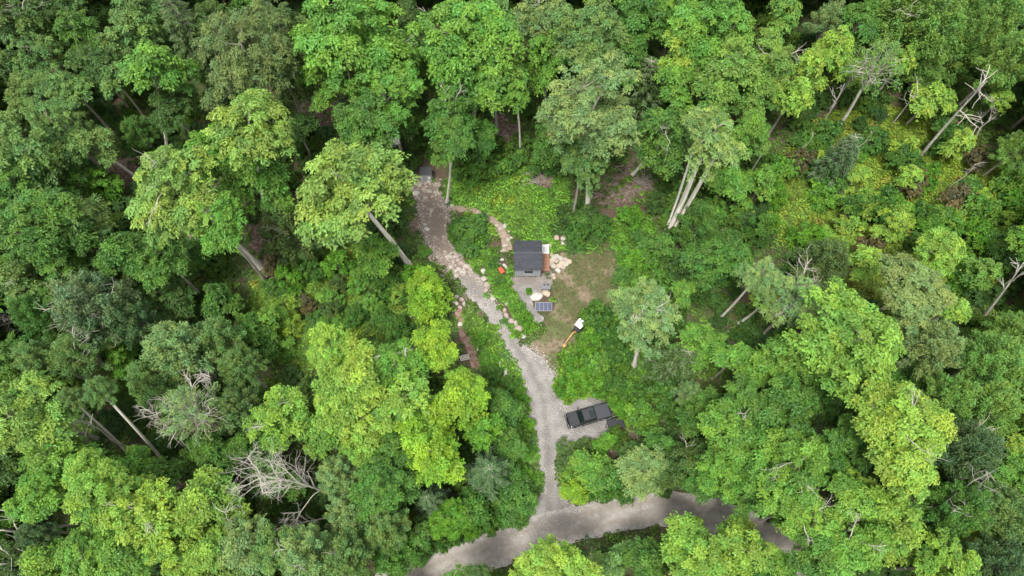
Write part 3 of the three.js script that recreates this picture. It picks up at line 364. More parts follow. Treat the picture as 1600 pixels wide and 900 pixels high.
{
  const g = [tuft(1, 17, 0.4, 1, 0.35, 0.72), tuft(2, 24, 0.42, 1, 0.25, 0.6), tuft(3, 20, 0.3, 1, 0.3, 0.22)], sets = [[], [], []], under = [], r = rng(9);
  for (let z = -96; z < 6; z += 0.36) for (let x = -92; x < 92; x += 0.36) {
    const X = x + (r() - 0.5) * 0.34, Z = z + (r() - 0.5) * 0.34, u = r(), v = r(), w = r();
    let best = null, bw = 0; for (const b of blobs) { const k = 1 - Math.hypot(X - b[0], Z - b[1]) / b[2]; if (k > bw) { bw = k; best = b; } }
    const n = fbm(X * 0.14, Z * 0.14, 21, 3), n2 = fbm(X * 0.6, Z * 0.6, 31, 3);
    if (!best && (u > 0.3 + 0.6 * n || n < -0.2)) continue;
    if (Math.abs(X - 2.6) < 4 && Math.abs(Z + 42) < 6 && inside(footpath, X, Z)) continue;
    if (inside(footpath, X, Z) || clearing.some((q) => Math.hypot(X - q[0], Z - q[1]) < q[2]) || segDist(rockLine, X, Z) < 0.5) continue;
    if (builtOver(X, Z) && !(best && u < 0.55 && segDist(driveEdge, X, Z) < 0.4 * v + 0.1 && !inside(roadPoly, X, Z) && !inside(parking, X, Z))) continue;
    const onLawn = inside(lawn, X, Z);
    let bb = false; for (const [bx, bz, br] of bare) if (Math.hypot(X - bx, Z - bz) < br * (0.95 + n2)) bb = true;
    if (bb && u > 0.06) continue;
    if (onLawn) { const t = fbm(X * 0.35, Z * 0.35, 12, 4); if (u > 0.25 + 0.9 * t + 0.2) continue; sets[2].push([X, 0, Z, 0.5 + 0.4 * v, 0.12 + 0.1 * w, mix([0.09, 0.11, 0.04], [0.16, 0.13, 0.07], v), v * 6.28]); continue; }
    let c = best ? best[3] : [0.06, 0.1, 0.022], h = best ? best[4] : 0.5;
    c = mix(c, n2 > 0 ? (best && best[2] > 6 ? [0.15, 0.2, 0.02] : [0.1, 0.21, 0.022]) : [0.035, 0.09, 0.02], Math.min(0.75, Math.abs(n2) * 2));
    if (best && best[2] > 9 && n2 > 0.2) c = mix(c, [0.17, 0.13, 0.03], clamp01((n2 - 0.2) * 4));
    const k = 0.8 + 1.0 * v; c = c.map((q) => q * k);
    const hh = h * (0.35 + 1.5 * clamp01(0.5 + 1.8 * n2)) * (0.45 + 1.0 * w);
    sets[n > 0.1 ? 1 : 0].push([X, 0, Z, 0.75 + 0.6 * w, hh, c, v * 6.28]);
  }
  for (let z = -52; z < -30; z += 0.16) for (let x = 2; x < 17; x += 0.16) { const X = x + (r() - 0.5) * 0.15, Z = z + (r() - 0.5) * 0.15, v = r(), w = r(), u = r(); if (!inside(lawn, X, Z) || inside(pad, X, Z) || clearing.some((q) => Math.hypot(X - q[0], Z - q[1]) < q[2] * 0.7)) continue; const t = fbm(X * 0.35, Z * 0.35, 12, 4); if (u > 0.42 + 1.6 * t) continue; sets[2].push([X, 0, Z, 0.35 + 0.35 * v, 0.08 + 0.12 * w, mix([0.07, 0.115, 0.03], [0.17, 0.14, 0.075], v * v + 0.2 * w), v * 6.28]); }
  console.log('tufts', sets.map((s) => s.length));
  const lab = [['leafy_plants', 'broad leafy green weeds carpeting the banks and forest floor'], ['fine_plants', 'fine leaved green weeds mixed through the ground cover'], ['lawn_grass', 'short dry grass tufts on the mown patch beside the cabin']];
  sets.forEach((s, i) => scatter(lab[i][0], g[i], s, lab[i][1], i === 2 ? 'grass' : 'weeds'));
  { const sticks = []; for (let i = 0; i < 2600; i++) { const b = bare[Math.floor(r() * bare.length)], a = r() * 6.28, q = Math.sqrt(r()) * b[2] * 1.1, X = b[0] + Math.cos(a) * q, Z = b[1] + Math.sin(a) * q, k = r(); if (builtOver(X, Z)) continue; sticks.push([X, 0.02, Z, 0.5 + 0.9 * r(), 0.6 + r(), mix([0.1, 0.07, 0.05], [0.42, 0.36, 0.3], k * k), r() * 6.28]); }
    const sg = new THREE.CylinderGeometry(0.012, 0.02, 0.8, 4).rotateZ(1.5); scatter('twig_litter', sg, sticks, 'twigs and sticks littering the bare soil', 'twigs', mat([1, 1, 1], 0.95)); }
  // undergrowth below the canopy
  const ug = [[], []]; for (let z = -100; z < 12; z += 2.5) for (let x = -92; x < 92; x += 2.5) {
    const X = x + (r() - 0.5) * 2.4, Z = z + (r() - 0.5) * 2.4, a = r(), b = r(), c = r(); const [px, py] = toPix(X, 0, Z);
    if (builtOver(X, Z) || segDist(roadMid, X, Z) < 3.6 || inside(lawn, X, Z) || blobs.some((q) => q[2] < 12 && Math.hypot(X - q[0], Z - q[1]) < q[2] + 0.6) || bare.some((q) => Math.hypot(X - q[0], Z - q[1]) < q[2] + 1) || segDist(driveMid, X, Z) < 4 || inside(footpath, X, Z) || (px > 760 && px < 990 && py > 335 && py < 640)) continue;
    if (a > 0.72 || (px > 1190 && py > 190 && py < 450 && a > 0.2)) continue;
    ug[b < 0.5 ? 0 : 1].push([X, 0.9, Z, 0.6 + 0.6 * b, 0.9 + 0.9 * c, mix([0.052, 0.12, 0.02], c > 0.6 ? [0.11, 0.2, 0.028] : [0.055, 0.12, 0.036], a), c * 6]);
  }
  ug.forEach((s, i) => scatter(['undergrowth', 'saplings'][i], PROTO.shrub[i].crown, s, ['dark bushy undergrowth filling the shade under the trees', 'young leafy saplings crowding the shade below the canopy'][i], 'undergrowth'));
  // the wood goes on beyond what the photograph shows
  const all = [[], [], []]; for (let z = -135; z < 50; z += 6.2) for (let x = -135; x < 135; x += 6.2) {
    const X = x + (r() - 0.5) * 4, Z = z + (r() - 0.5) * 4, a = r(), b = r(), [px, py, d] = toPix(X, 13, Z); if (d < 10) continue;
    if (px > -70 && px < 1670 && py > -70 && py < 985) continue; if (segDist(roadMid, X, Z) < 4.5) continue;
    const s = 0.75 + 0.5 * a; all[Math.floor(b * 3)].push([X, 9 + 4 * a, Z, s, s, FOL['YLGSLG'[Math.floor(a * 6)]], b * 40]);
  }
  const wood = new THREE.Group(); wood.name = 'surrounding_woodland'; scene.add(wood); tag(wood, 'unbroken woodland going on beyond the edges of the view', 'woodland', null, 'stuff');
  [PROTO.big[0], PROTO.mid[1], PROTO.big[2]].forEach((p, i) => { const m = scatter('canopy', p.crown, all[i], '', ''); scene.remove(m); m.userData = {}; wood.add(m); const t = scatter('stems', trunkGeo, all[i].map((q) => [q[0], 0, q[2], 0.25, q[1], [0.3, 0.27, 0.23]]), '', '', bark.pale); scene.remove(t); t.userData = {}; wood.add(t); });
}
console.log('cover done');

// ---------------------------------------------------------------- dead trees, logs and brush
function snag(base, tip, label, o = {}) {
  const b = at(...base); let h = 6, best = 1e9; for (let q = 4; q < 19; q += 0.25) { const p = at(tip[0], tip[1], q), d = Math.hypot(p.x - b.x, p.z - b.z) + (o.h ? Math.abs(q - o.h) * 5 : 0); if (d < best) { best = d; h = q; } }
  const e = at(tip[0], tip[1], h), r = rng(Math.round(base[0] * 7 + base[1])), t = thing('dead_tree', label, 'dead tree', b, 0, 'bare dead trees standing in the woods'), v = V(e.x - b.x, h, e.z - b.z), w = o.r ?? 0.2;
  const wig = (k, a) => v.clone().multiplyScalar(k).add(V((r() - 0.5) * a, 0, (r() - 0.5) * a));
  const pts = [V(0, -0.2, 0), wig(0.3, 0.5), wig(0.65, 0.8), v];
  part(t, 'trunk', bentTube(pts, w, w * 0.3, 8), bark.dead);
  const c = new THREE.CatmullRomCurve3(pts), n = o.n ?? 5;
  for (let i = 0; i < n; i++) { const out = [], u = (o.low ?? 0.55) + (1 - (o.low ?? 0.55)) * (i + r()) / n, d = c.getTangent(Math.min(1, u)).multiplyScalar(0.9).add(rdir(r).multiplyScalar(o.spread ?? 0.8)).normalize(); twigs(out, r, c.getPoint(Math.min(1, u)), d, h * (o.len ?? 0.22) * (0.7 + 0.6 * r()), w * 0.42, o.depth ?? 1); part(t, 'branch', mergeGeometries(out), bark.dead); }
  return t;
}
snag([1434, 249], [1542, 126], 'tall bare grey trunk with forked top right of the yellow shrubs', { r: 0.24, n: 6, low: 0.6, len: 0.16 });
snag([560, 782], [396, 742], 'large pale dead tree with a wide fan of bare twigs', { r: 0.16, n: 16, low: 0.45, len: 0.13, depth: 3, spread: 0.85 });
snag([560, 800], [425, 828], 'smaller dead tree below the wide fan of bare twigs', { r: 0.12, n: 8, low: 0.5, len: 0.14, depth: 2, h: 11 });
snag([1536, 498], [1598, 412], 'curved bare trunk leaning out at the right edge', { r: 0.2, n: 5, low: 0.6, len: 0.16 });
snag([1278, 209], [1320, 130], 'thin bare pole beside the twiggy grey tree', { r: 0.13, n: 3, len: 0.12 });
snag([1392, 196], [1436, 140], 'slim dead stem left of the small yellow maple', { r: 0.12, n: 4, len: 0.2 });
snag([1525, 218], [1550, 165], 'short bare stem behind the yellow sapling at right', { r: 0.14, n: 6, len: 0.22, depth: 2, low: 0.4 });
snag([60, 520], [5, 500], 'dark bare snag at the left edge with gnarled branches', { r: 0.2, n: 6, len: 0.3, depth: 2, low: 0.3 });
snag([150, 815], [8, 830], 'long leaning dead trunk at the lower left edge', { r: 0.22, n: 4, low: 0.6, len: 0.2, h: 14 });
snag([140, 840], [6, 882], 'forked dead trunk in the lower left corner', { r: 0.18, n: 5, low: 0.5, len: 0.25, h: 13 });
snag([740, 60], [668, 25], 'curved bare dead limb tree near the top edge', { r: 0.2, n: 4, low: 0.5, len: 0.22, h: 9 });
snag([345, 660], [325, 580], 'dead top of a birch above the pale twiggy tree', { r: 0.16, n: 7, low: 0.5, len: 0.1, depth: 2, h: 13 });
snag([300, 705], [232, 640], 'grey twiggy dead crown left of the pale tree', { r: 0.14, n: 10, low: 0.6, len: 0.11, depth: 3, h: 12 });
snag([1215, 520], [1262, 415], 'whitened dead branches rising through the sage oak', { r: 0.12, n: 7, low: 0.55, len: 0.13, depth: 2 });
snag([1164, 290], [1200, 226], 'thin straight bare stem right of the triple trunk oak', { r: 0.11, n: 2, len: 0.1 });
snag([120, 300], [82, 268], 'thin bare stem leaning at the far left', { r: 0.1, n: 2, len: 0.1 });
snag([1430, 800], [1515, 756], 'pale bare stems crossing the bluish ash at right', { r: 0.1, n: 5, low: 0.5, len: 0.2, depth: 2, h: 16 });
snag([1330, 250], [1362, 205], 'slender bare pole above the bluish hemlock', { r: 0.09, n: 2, len: 0.12 });
snag([1478, 300], [1525, 255], 'slim pale leaning pole above the right hand scrub', { r: 0.1, n: 3, len: 0.14 });
snag([1560, 290], [1597, 255], 'slanting bare stem near the right edge below the soft green ash', { r: 0.1, n: 4, len: 0.16 });
snag([1240, 250], [1272, 210], 'thin bare stem below the bright yellow maples', { r: 0.08, n: 2, len: 0.12 });
snag([205, 700], [115, 655], 'second leaning bare trunk beside the two grey trunks', { r: 0.16, n: 4, low: 0.7, len: 0.14 });
function log(a, b, r0, label, m = bark.dead) { const A = at(a[0], a[1], r0), B = at(b[0], b[1], r0 * 0.8), mid = A.clone().lerp(B, 0.5); mid.x += 0.1; mid.y += 0.04; const t = thing('fallen_log', label, 'log', A.clone().setY(0), 0, 'fallen trunks on the forest floor'), o = A.clone().setY(0); part(t, 'trunk', bentTube([A, mid, B].map((p) => p.clone().sub(o)), r0, r0 * 0.6, 7), m);
  const out = [], q = rng(Math.round(a[0])); for (let i = 0; i < 2; i++) twigs(out, q, mid.clone().sub(o).lerp(B.clone().sub(o), 0.3 + 0.4 * i), B.clone().sub(A).normalize().add(V(q() - 0.5, 0.35, q() - 0.5)).normalize(), 0.9, r0 * 0.3, 1); part(t, 'branch_stubs', mergeGeometries(out), m); }
log([1380, 182], [1426, 170], 0.12, 'pale fallen log right of the twiggy grey tree'); log([1400, 242], [1418, 205], 0.1, 'short broken log lying below the pale fallen log'); log([1120, 328], [1172, 345], 0.1, 'crooked fallen branch right of the triple trunk oak'); log([1150, 355], [1175, 335], 0.09, 'forked dead wood beside the crooked fallen branch');
log([1025, 395], [1020, 425], 0.14, 'mossy stump log at the east edge of the lawn'); log([925, 536], [935, 548], 0.08, 'short pale log in the bushes by the excavator'); log([1500, 385], [1535, 415], 0.1, 'thin pale log left of the curved bare trunk'); log([290, 395], [325, 440], 0.09, 'thin fallen stem below the yellow maples'); log([1080, 410], [1112, 396], 0.1, 'bleached log under the dark trees east of the lawn'); log([56, 345], [84, 342], 0.08, 'short pale branch at the far left'); log([1475, 345], [1490, 360], 0.1, 'grey stick lying in the right hand scrub');
function brush(px, py, rx, n, label, m) { const p = at(px, py), r = rng(px), t = thing('brush_pile', label, 'brush pile', p, 0, 'heaps of cut branches'); for (let i = 0; i < n; i++) { const a = (r() - 0.5) * 1.6 + (i % 4 === 0 ? 1.4 : 0), l = rx * (0.7 + 0.8 * r()), c = V((r() - 0.5) * rx * 1.3, 0.08 + 0.5 * r() * (1 - i / n * 0.5), (r() - 0.5) * rx * 0.9), d = V(Math.cos(a) * l / 2, (r() - 0.5) * 0.3, Math.sin(a) * l / 2); const q = c.clone().add(V(0.1 * (r() - 0.5), 0.05, 0.1)); part(t, 'branch', bentTube([c.clone().sub(d).setY(Math.max(0.05, c.y - d.y)), q, c.clone().add(d).setY(Math.max(0.05, c.y + d.y))], 0.03 + 0.05 * r(), 0.02, 5), i % 3 ? (m ?? bark.dark) : bark.grey); } }
brush(938, 714, 1.7, 34, 'heap of cut branches just below the parking bay'); brush(1004, 674, 1.2, 24, 'brown brush heap right of the covered trailer'); brush(835, 280, 1.8, 28, 'low pile of sticks at the edge of the woods behind the cabin', bark.grey); brush(1005, 285, 1.8, 26, 'scattered slash on the bare soil right of the big oak', bark.grey); brush(970, 262, 1.2, 18, 'dark slash heap beside the big oak trunk'); brush(1462, 352, 1.2, 16, 'dark tangle of sticks in the right hand scrub'); brush(630, 470, 1.3, 16, 'tangle of dead sticks in the hollow left of the driveway'); brush(70, 405, 1.6, 22, 'grey arched brush at the far left', bark.grey); brush(1562, 335, 1.5, 18, 'grey twiggy slash near the right edge', bark.grey);

// ---------------------------------------------------------------- rocks
function rockGeo(seed, flat = 0.65) { const r = rng(seed), g = new THREE.IcosahedronGeometry(1, 3), p = g.attributes.position, cuts = []; for (let i = 0; i < 9; i++) cuts.push([rdir(r), 0.62 + 0.25 * r()]); for (let i = 0; i < p.count; i++) { const v = V(p.getX(i), p.getY(i), p.getZ(i)); for (const [n, d] of cuts) { const k = v.dot(n) - d; if (k > 0) v.addScaledVector(n, -k * 0.93); } v.multiplyScalar(1 + 0.05 * noise.noise(v.x * 4 + seed, v.y * 4, v.z * 4)); p.setXYZ(i, v.x, v.y * flat, v.z); } g.computeVertexNormals(); return g; }
const rocks = [1, 2, 3, 4, 5].map((s) => rockGeo(s * 9)), slabs = [6, 7, 8].map((s) => rockGeo(s * 9, 0.3));
const stoneTex = (() => { const n = 256, d = new Uint8Array(n * n * 4); for (let j = 0; j < n; j++) for (let i = 0; i < n; i++) { const k = 0.85 + 0.35 * fbm(i * 0.05, j * 0.05, 3, 4) + 0.3 * fbm(i * 0.3, j * 0.3, 6, 2), o = (j * n + i) * 4; d[o] = d[o + 1] = d[o + 2] = 255 * clamp01(k); d[o + 3] = 255; } const t = new THREE.DataTexture(d, n, n); t.colorSpace = THREE.SRGBColorSpace; t.magFilter = THREE.LinearFilter; t.wrapS = t.wrapT = THREE.RepeatWrapping; t.needsUpdate = true; return t; })();
const stone = { pink: mat([0.42, 0.34, 0.3], 0.9, { map: stoneTex }), pale: mat([0.46, 0.42, 0.37], 0.9, { map: stoneTex }), white: mat([0.56, 0.54, 0.49], 0.85, { map: stoneTex }), tan: mat([0.5, 0.41, 0.31], 0.9, { map: stoneTex }), grey: mat([0.36, 0.34, 0.33], 0.9, { map: stoneTex }) };
const SW = { pink: 'pinkish', pale: 'pale', white: 'white', tan: 'tan', grey: 'grey' };
function rock(px, py, w, d, m, label, group, list = rocks, hk = 0.7) { w *= 1.18; d *= 1.18; const r = rng(Math.round(px * 31 + py)), s = at(px, py), hh = Math.min(w, d) / 23 * hk, p = at(px, py, hh), o = new THREE.Mesh(list[Math.floor(r() * list.length)], stone[m]); o.name = numbered('boulder'); o.position.set(p.x, list === slabs ? hh * 0.25 + 0.03 : hh * 0.45, p.z); o.scale.set(w / 23.5, hh / 0.65 * (list === slabs ? 0.9 : 1), d / 23.5); o.rotation.y = (r() - 0.5) * 0.7; o.castShadow = o.receiveShadow = true; scene.add(o); tag(o, label, 'boulder', group); }
[[755, 423, 8, 8, 'white'], [756, 435, 9, 8, 'pale'], [761, 445, 12, 11, 'pink'], [759, 453, 7, 6, 'pink'], [770, 466, 9, 8, 'pale'], [792, 474, 7, 8, 'pale'], [788, 484, 6, 6, 'tan'], [791, 492, 8, 9, 'pink'], [799, 501, 9, 8, 'pink'], [806, 504, 7, 9, 'pale'], [809, 513, 15, 12, 'pink'], [817, 525, 9, 8, 'pale']].forEach(([x, y, w, d, m], i) => rock(x, y, w, d, m, `${SW[m]} boulder edging the right side of the driveway, ${ORD[i]} from the top`, 'boulders along the right side of the driveway'));
[[713, 463, 7, 6, 'pale'], [721, 467, 8, 7, 'pink'], [712, 473, 9, 7, 'pale'], [726, 474, 7, 7, 'pale'], [734, 478, 6, 7, 'pale'], [719, 480, 8, 6, 'pink'], [743, 500, 7, 8, 'pale'], [789, 582, 8, 10, 'pale'], [799, 606, 9, 7, 'white'], [795, 602, 6, 5, 'pale']].forEach(([x, y, w, d, m], i) => rock(x, y, w, d, m, `${SW[m]} stone on the left bank of the driveway, ${ORD[i]} from the top`, 'stones on the left bank of the driveway'));
rock(838, 463, 19, 13, 'white', 'large flat white boulder beside the solar panel', 'boulders by the solar panel', rocks, 0.5); rock(854, 458, 14, 11, 'tan', 'large tan boulder between the table and the solar panel', 'boulders by the solar panel', rocks, 0.6);
[[865, 415, 9, 8, 'pale'], [872, 422, 10, 8, 'white'], [864, 429, 7, 6, 'pale'], [866, 434, 6, 5, 'tan']].forEach(([x, y, w, d, m], i) => rock(x, y, w, d, m, `rounded ${SW[m]} boulder below the flagstones, ${ORD[i]} from the top`, 'boulders below the flagstone patio'));
[[870, 371, 8, 9, 'tan'], [880, 372, 9, 8, 'pale'], [878, 380, 8, 7, 'white'], [884, 383, 6, 5, 'pale'], [859, 383, 8, 6, 'tan']].forEach(([x, y, w, d, m], i) => rock(x, y, w, d, m, `${SW[m]} rock in the weeds behind the patio, ${ORD[i]} from the left`, 'rocks in the weeds behind the patio'));
[[777, 408, 7, 6, 'white'], [784, 405, 7, 5, 'white'], [781, 413, 8, 6, 'white'], [788, 414, 6, 6, 'white'], [791, 417, 5, 6, 'pale']].forEach(([x, y, w, d, m], i) => rock(x, y, w, d, m, `small ${SW[m]} stone heaped above the orange wheelbarrow, ${ORD[i]} from the left`, 'white stones heaped beside the wheelbarrow'));
[[782, 356, 9, 8, 'pink'], [790, 352, 8, 9, 'pale'], [795, 360, 6, 7, 'tan'], [799, 372, 5, 5, 'white'], [794, 374, 8, 5, 'pale'], [790, 383, 9, 5, 'pale'], [786, 391, 9, 5, 'pale'], [783, 399, 8, 5, 'tan'], [776, 352, 7, 5, 'pale'], [778, 364, 8, 6, 'pink']].forEach(([x, y, w, d, m], i) => rock(x, y, w, d, m, `${SW[m]} stone of the steps left of the cabin, ${ORD[i]} from the top`, 'stones of the rough steps left of the cabin', slabs, 0.8));
[[650, 301, 11, 10, 'white'], [656, 288, 7, 9, 'pale'], [668, 283, 9, 6, 'pale'], [662, 295, 7, 6, 'pink'], [670, 298, 8, 6, 'pale'], [676, 306, 7, 6, 'pink'], [664, 308, 8, 7, 'pale'], [700, 312, 8, 7, 'pale'], [706, 320, 7, 6, 'pale'], [690, 322, 7, 6, 'pink'], [667, 357, 9, 7, 'white'], [664, 350, 6, 5, 'pale'], [712, 400, 8, 6, 'pale'], [720, 410, 8, 7, 'pink'], [728, 414, 8, 7, 'pale'], [708, 408, 7, 7, 'pink'], [716, 420, 9, 7, 'pale'], [724, 425, 8, 6, 'pale'], [702, 400, 7, 6, 'pale'], [735, 420, 7, 6, 'pink'], [704, 416, 7, 6, 'pale'], [712, 430, 8, 6, 'pale']].forEach(([x, y, w, d, m], i) => rock(x, y, w, d, m, `flat ${SW[m]} stone bedded in the rubble upper driveway, ${ORD[i] ?? 'number ' + (i + 1)} down from the shed`, 'flat stones bedded in the upper driveway', slabs, 0.8));
rock(972, 644, 6, 6, 'white', 'small white stone in the bushes behind the pickup', 'white stones behind the pickup'); rock(981, 652, 5, 5, 'white', 'smaller white stone just right of the trailer', 'white stones behind the pickup');
{ // loose rubble and gravel
  const r = rng(404), rub = [], peb = []; for (let i = 0; i < 5200; i++) { const px = 645 + r() * 130, py = 285 + r() * 200, a = r(), b = r(), p = at(px, py); if (!inside(driveEdge, p.x, p.z) && !(a < 0.25 && segDist(driveMid, p.x, p.z) < 2.6)) continue; const k = fbm(p.x * 0.8, p.z * 0.8, 3, 3) + (py > 392 && py < 440 ? 0.2 : 0) + (py < 330 ? 0.12 : 0) - (py > 455 ? 0.25 : 0); if (k < a * 0.5 - 0.12) continue; const s = 0.06 + 0.2 * b * b; rub.push([p.x, 0.02, p.z, s, s, mix([0.2, 0.165, 0.14], [0.44, 0.38, 0.34], a), b * 20]); }
  for (let i = 0; i < 9000; i++) { const j = Math.floor(r() * driveEdge.length), [ex, ez] = driveEdge[j], x = ex + (r() - 0.5) * 1.4, z = ez + (r() - 0.5) * 1.4, a = r(), b = r(); const s = 0.025 + 0.06 * b * b; peb.push([x, 0.015, z, s, s, mix([0.22, 0.2, 0.19], [0.5, 0.46, 0.43], a), b * 20]); }
  const m = mat([1, 1, 1], 0.9); scatter('rubble', rockGeo(333, 0.5), rub, 'loose pinkish rubble strewn over the upper driveway', 'rubble', m); scatter('loose_gravel', new THREE.IcosahedronGeometry(1, 0), peb, 'loose gravel along the driveway edges', 'gravel', m);
}

// ---------------------------------------------------------------- cabin
const plain = (c, r = 0.7, o) => mat(c, r, o);
{
  const xL = at(803, 421, 3.5).x, xR = at(847.5, 421, 3.5).x, zS = at(825, 421, 3.5).z, zN = at(825, 376, 3.5).z, cx = (xL + xR) / 2, cz = (zS + zN) / 2, w = xR - xL, d = zS - zN;
  const t = thing('cabin', 'small grey cabin with a dark shingled gable roof and one front window', 'cabin', V(cx, 0, cz)), ov = 0.27, ww = w - 2 * ov, wd = d - 2 * ov, he = 3.45, hr = 0.72;
  const siding = plain([0.3, 0.32, 0.35], 0.75), trim = plain([0.42, 0.43, 0.45], 0.7), dark = plain([0.03, 0.032, 0.036], 0.6);
  for (const [x, z] of [[-1, -1], [1, -1], [-1, 1], [1, 1], [0, 1], [0, -1]]) part(t, 'foundation_pier', rbox(0.3, 0.4, 0.3), plain([0.4, 0.38, 0.36]), [x * (ww / 2 - 0.2), 0.2, z * (wd / 2 - 0.2)]);
  part(t, 'floor_frame', rbox(ww, 0.2, wd), plain([0.2, 0.15, 0.1]), [0, 0.48, 0]);
  const wallH = he - 0.58, n = 14;
  const front = part(t, 'front_wall', rbox(ww, wallH, 0.12, 0.01), siding, [0, 0.58 + wallH / 2, wd / 2 - 0.06]), back = part(t, 'back_wall', rbox(ww, wallH, 0.12, 0.01), siding, [0, 0.58 + wallH / 2, -wd / 2 + 0.06]);
  for (let i = 0; i < n; i++) { const y = -wallH / 2 + (i + 0.5) * wallH / n; for (const [p, s] of [[front, 1], [back, -1]]) part(p, 'siding_board', rbox(ww + 0.02, wallH / n - 0.01, 0.03, 0.008, 1), siding, [0, y, s * 0.072], [s * -0.06, 0, 0]); }
  for (const s of [-1, 1]) {
    const sh = new THREE.Shape([[-wd / 2 + 0.13, 0], [wd / 2 - 0.13, 0], [wd / 2 - 0.13, wallH], [0, wallH + hr - 0.1], [-wd / 2 + 0.13, wallH]].map(([a, b]) => new THREE.Vector2(a, b)));
    const g = new THREE.ExtrudeGeometry(sh, { depth: 0.12, bevelEnabled: false }); g.rotateY(Math.PI / 2); part(t, 'side_wall', g, siding, [s > 0 ? ww / 2 - 0.12 : -ww / 2, 0.58, 0]);
    for (const z of [-1, 1]) part(t, 'corner_board', rbox(0.12, wallH, 0.12), trim, [s * (ww / 2 + 0.012), 0.58 + wallH / 2, z * (wd / 2 + 0.03)]);
  }
  const win = part(t, 'window', rbox(1.12, 0.9, 0.05, 0.01), dark, [0.1, 2.0, wd / 2 + 0.045]); for (const s of [-1, 1]) part(win, 'pane', rbox(0.47, 0.78, 0.02, 0.004), new THREE.MeshPhysicalMaterial({ color: lin(0.02, 0.025, 0.03), roughness: 0.05 }), [s * 0.265, 0, 0.025]); part(win, 'sill', rbox(1.2, 0.05, 0.1, 0.01), trim, [0, -0.48, 0.04]);
  const door = part(t, 'door', rbox(0.05, 2.0, 0.85, 0.01), plain([0.1, 0.05, 0.03], 0.5), [ww / 2 + 0.03, 1.6, 0.2]); part(door, 'handle', rbox(0.06, 0.04, 0.12, 0.01), plain([0.6, 0.6, 0.6], 0.3, { metalness: 1 }), [0.05, 0, 0.33]);
  // roof: overlapping shingle courses on each slope
  const slope = Math.atan2(hr, d / 2), sl = Math.hypot(hr, d / 2) + 0.04, shT = (() => { const W2 = 512, H2 = 64, dd = new Uint8Array(W2 * H2 * 4), r = rng(3); const tabs = Array.from({ length: 26 * 16 }, () => 0.84 + 0.24 * r()); for (let j = 0; j < H2; j++) for (let i = 0; i < W2; i++) { const k = clamp01(0.8 * tabs[(Math.floor(j / 4) * 26 + Math.floor(i / W2 * 26)) % tabs.length] * (1 + 0.3 * fbm(i * 0.4, j * 0.9, 2, 2))), o = (j * W2 + i) * 4; dd[o] = 255 * k; dd[o + 1] = 255 * k; dd[o + 2] = 255 * k; dd[o + 3] = 255; } const tx = new THREE.DataTexture(dd, W2, H2); tx.colorSpace = THREE.SRGBColorSpace; tx.magFilter = THREE.LinearFilter; tx.wrapS = tx.wrapT = THREE.RepeatWrapping; tx.needsUpdate = true; return tx; })();
  const shM = plain([0.06, 0.067, 0.083], 0.9, { map: shT });
  for (const s of [1, -1]) {
    const rf = new THREE.Group(); rf.name = 'roof_slope'; t.add(rf); rf.position.set(0, he + hr + 0.02, 0); rf.rotation.set(s > 0 ? slope : -slope, 0, 0);
    part(rf, 'roof_deck', rbox(w - 0.04, 0.05, sl, 0.01), dark, [0, -0.04, s * sl / 2]);
    const nc = 14, e = sl / nc; for (let i = 0; i < nc; i++) { const g = rbox(w, 0.022, e * 1.25, 0.004, 1), uv = g.attributes.uv, p = g.attributes.position; for (let q = 0; q < uv.count; q++) uv.setXY(q, p.getX(q) / w * 0.95 + 0.5 + i * 0.37, (i + 0.5 + p.getZ(q) / e * 0.3) / 16); part(rf, 'shingle_course', g, shM, [0, 0.0 + 0.003, s * (e * (i + 0.5))], [s * 0.085, 0, 0]); }
    part(t, 'fascia', rbox(w - 0.02, 0.16, 0.03, 0.005), dark, [0, he - 0.1, s * (d / 2 - 0.0)]);
  }
  part(t, 'ridge_cap', rbox(w + 0.02, 0.04, 0.28, 0.015), plain([0.09, 0.1, 0.12], 0.9, { map: shT }), [0, he + hr + 0.045, 0]);
  // deck beside the cabin
  const x0 = cx + ww / 2 + 0.09, dz0 = at(852, 397, 0.5).z, dz1 = at(852, 424, 0.5).z, x1 = at(858.5, 410, 0.5).x, dk = thing('deck', 'narrow orange brown board deck along the right wall of the cabin', 'deck', V((x0 + x1) / 2, 0, (dz0 + dz1) / 2)), dl = dz1 - dz0, dw = x1 - x0;
  const wood = [plain([0.23, 0.11, 0.065]), plain([0.27, 0.13, 0.078]), plain([0.2, 0.097, 0.06])]; const nb = 15; for (let i = 0; i < nb; i++) part(dk, 'board', rbox(dw, 0.04, dl / nb - 0.012, 0.006, 1), wood[(i * 7) % 3], [0, 0.5, -dl / 2 + (i + 0.5) * dl / nb]);
  for (const s of [-1, 1]) { part(dk, 'joist', rbox(0.06, 0.16, dl, 0.005), wood[2], [s * (dw / 2 - 0.06), 0.39, 0]); for (const z of [-1, 1]) part(dk, 'leg', rbox(0.1, 0.32, 0.1), wood[2], [s * (dw / 2 - 0.06), 0.16, z * (dl / 2 - 0.1)]); }
  const bz = at(852, 410, 0.8).z, bn = thing('bench', 'small black bench on the deck against the cabin wall', 'bench', V(x0 + 0.2, 0.52, bz)); part(bn, 'seat', rbox(0.28, 0.05, 1.1), dark, [0, 0.42, 0]); part(bn, 'backrest', rbox(0.05, 0.45, 1.1), dark, [-0.13, 0.65, 0]); for (const z of [-0.45, 0.45]) part(bn, 'leg', rbox(0.26, 0.4, 0.06), dark, [0, 0.2, z]);
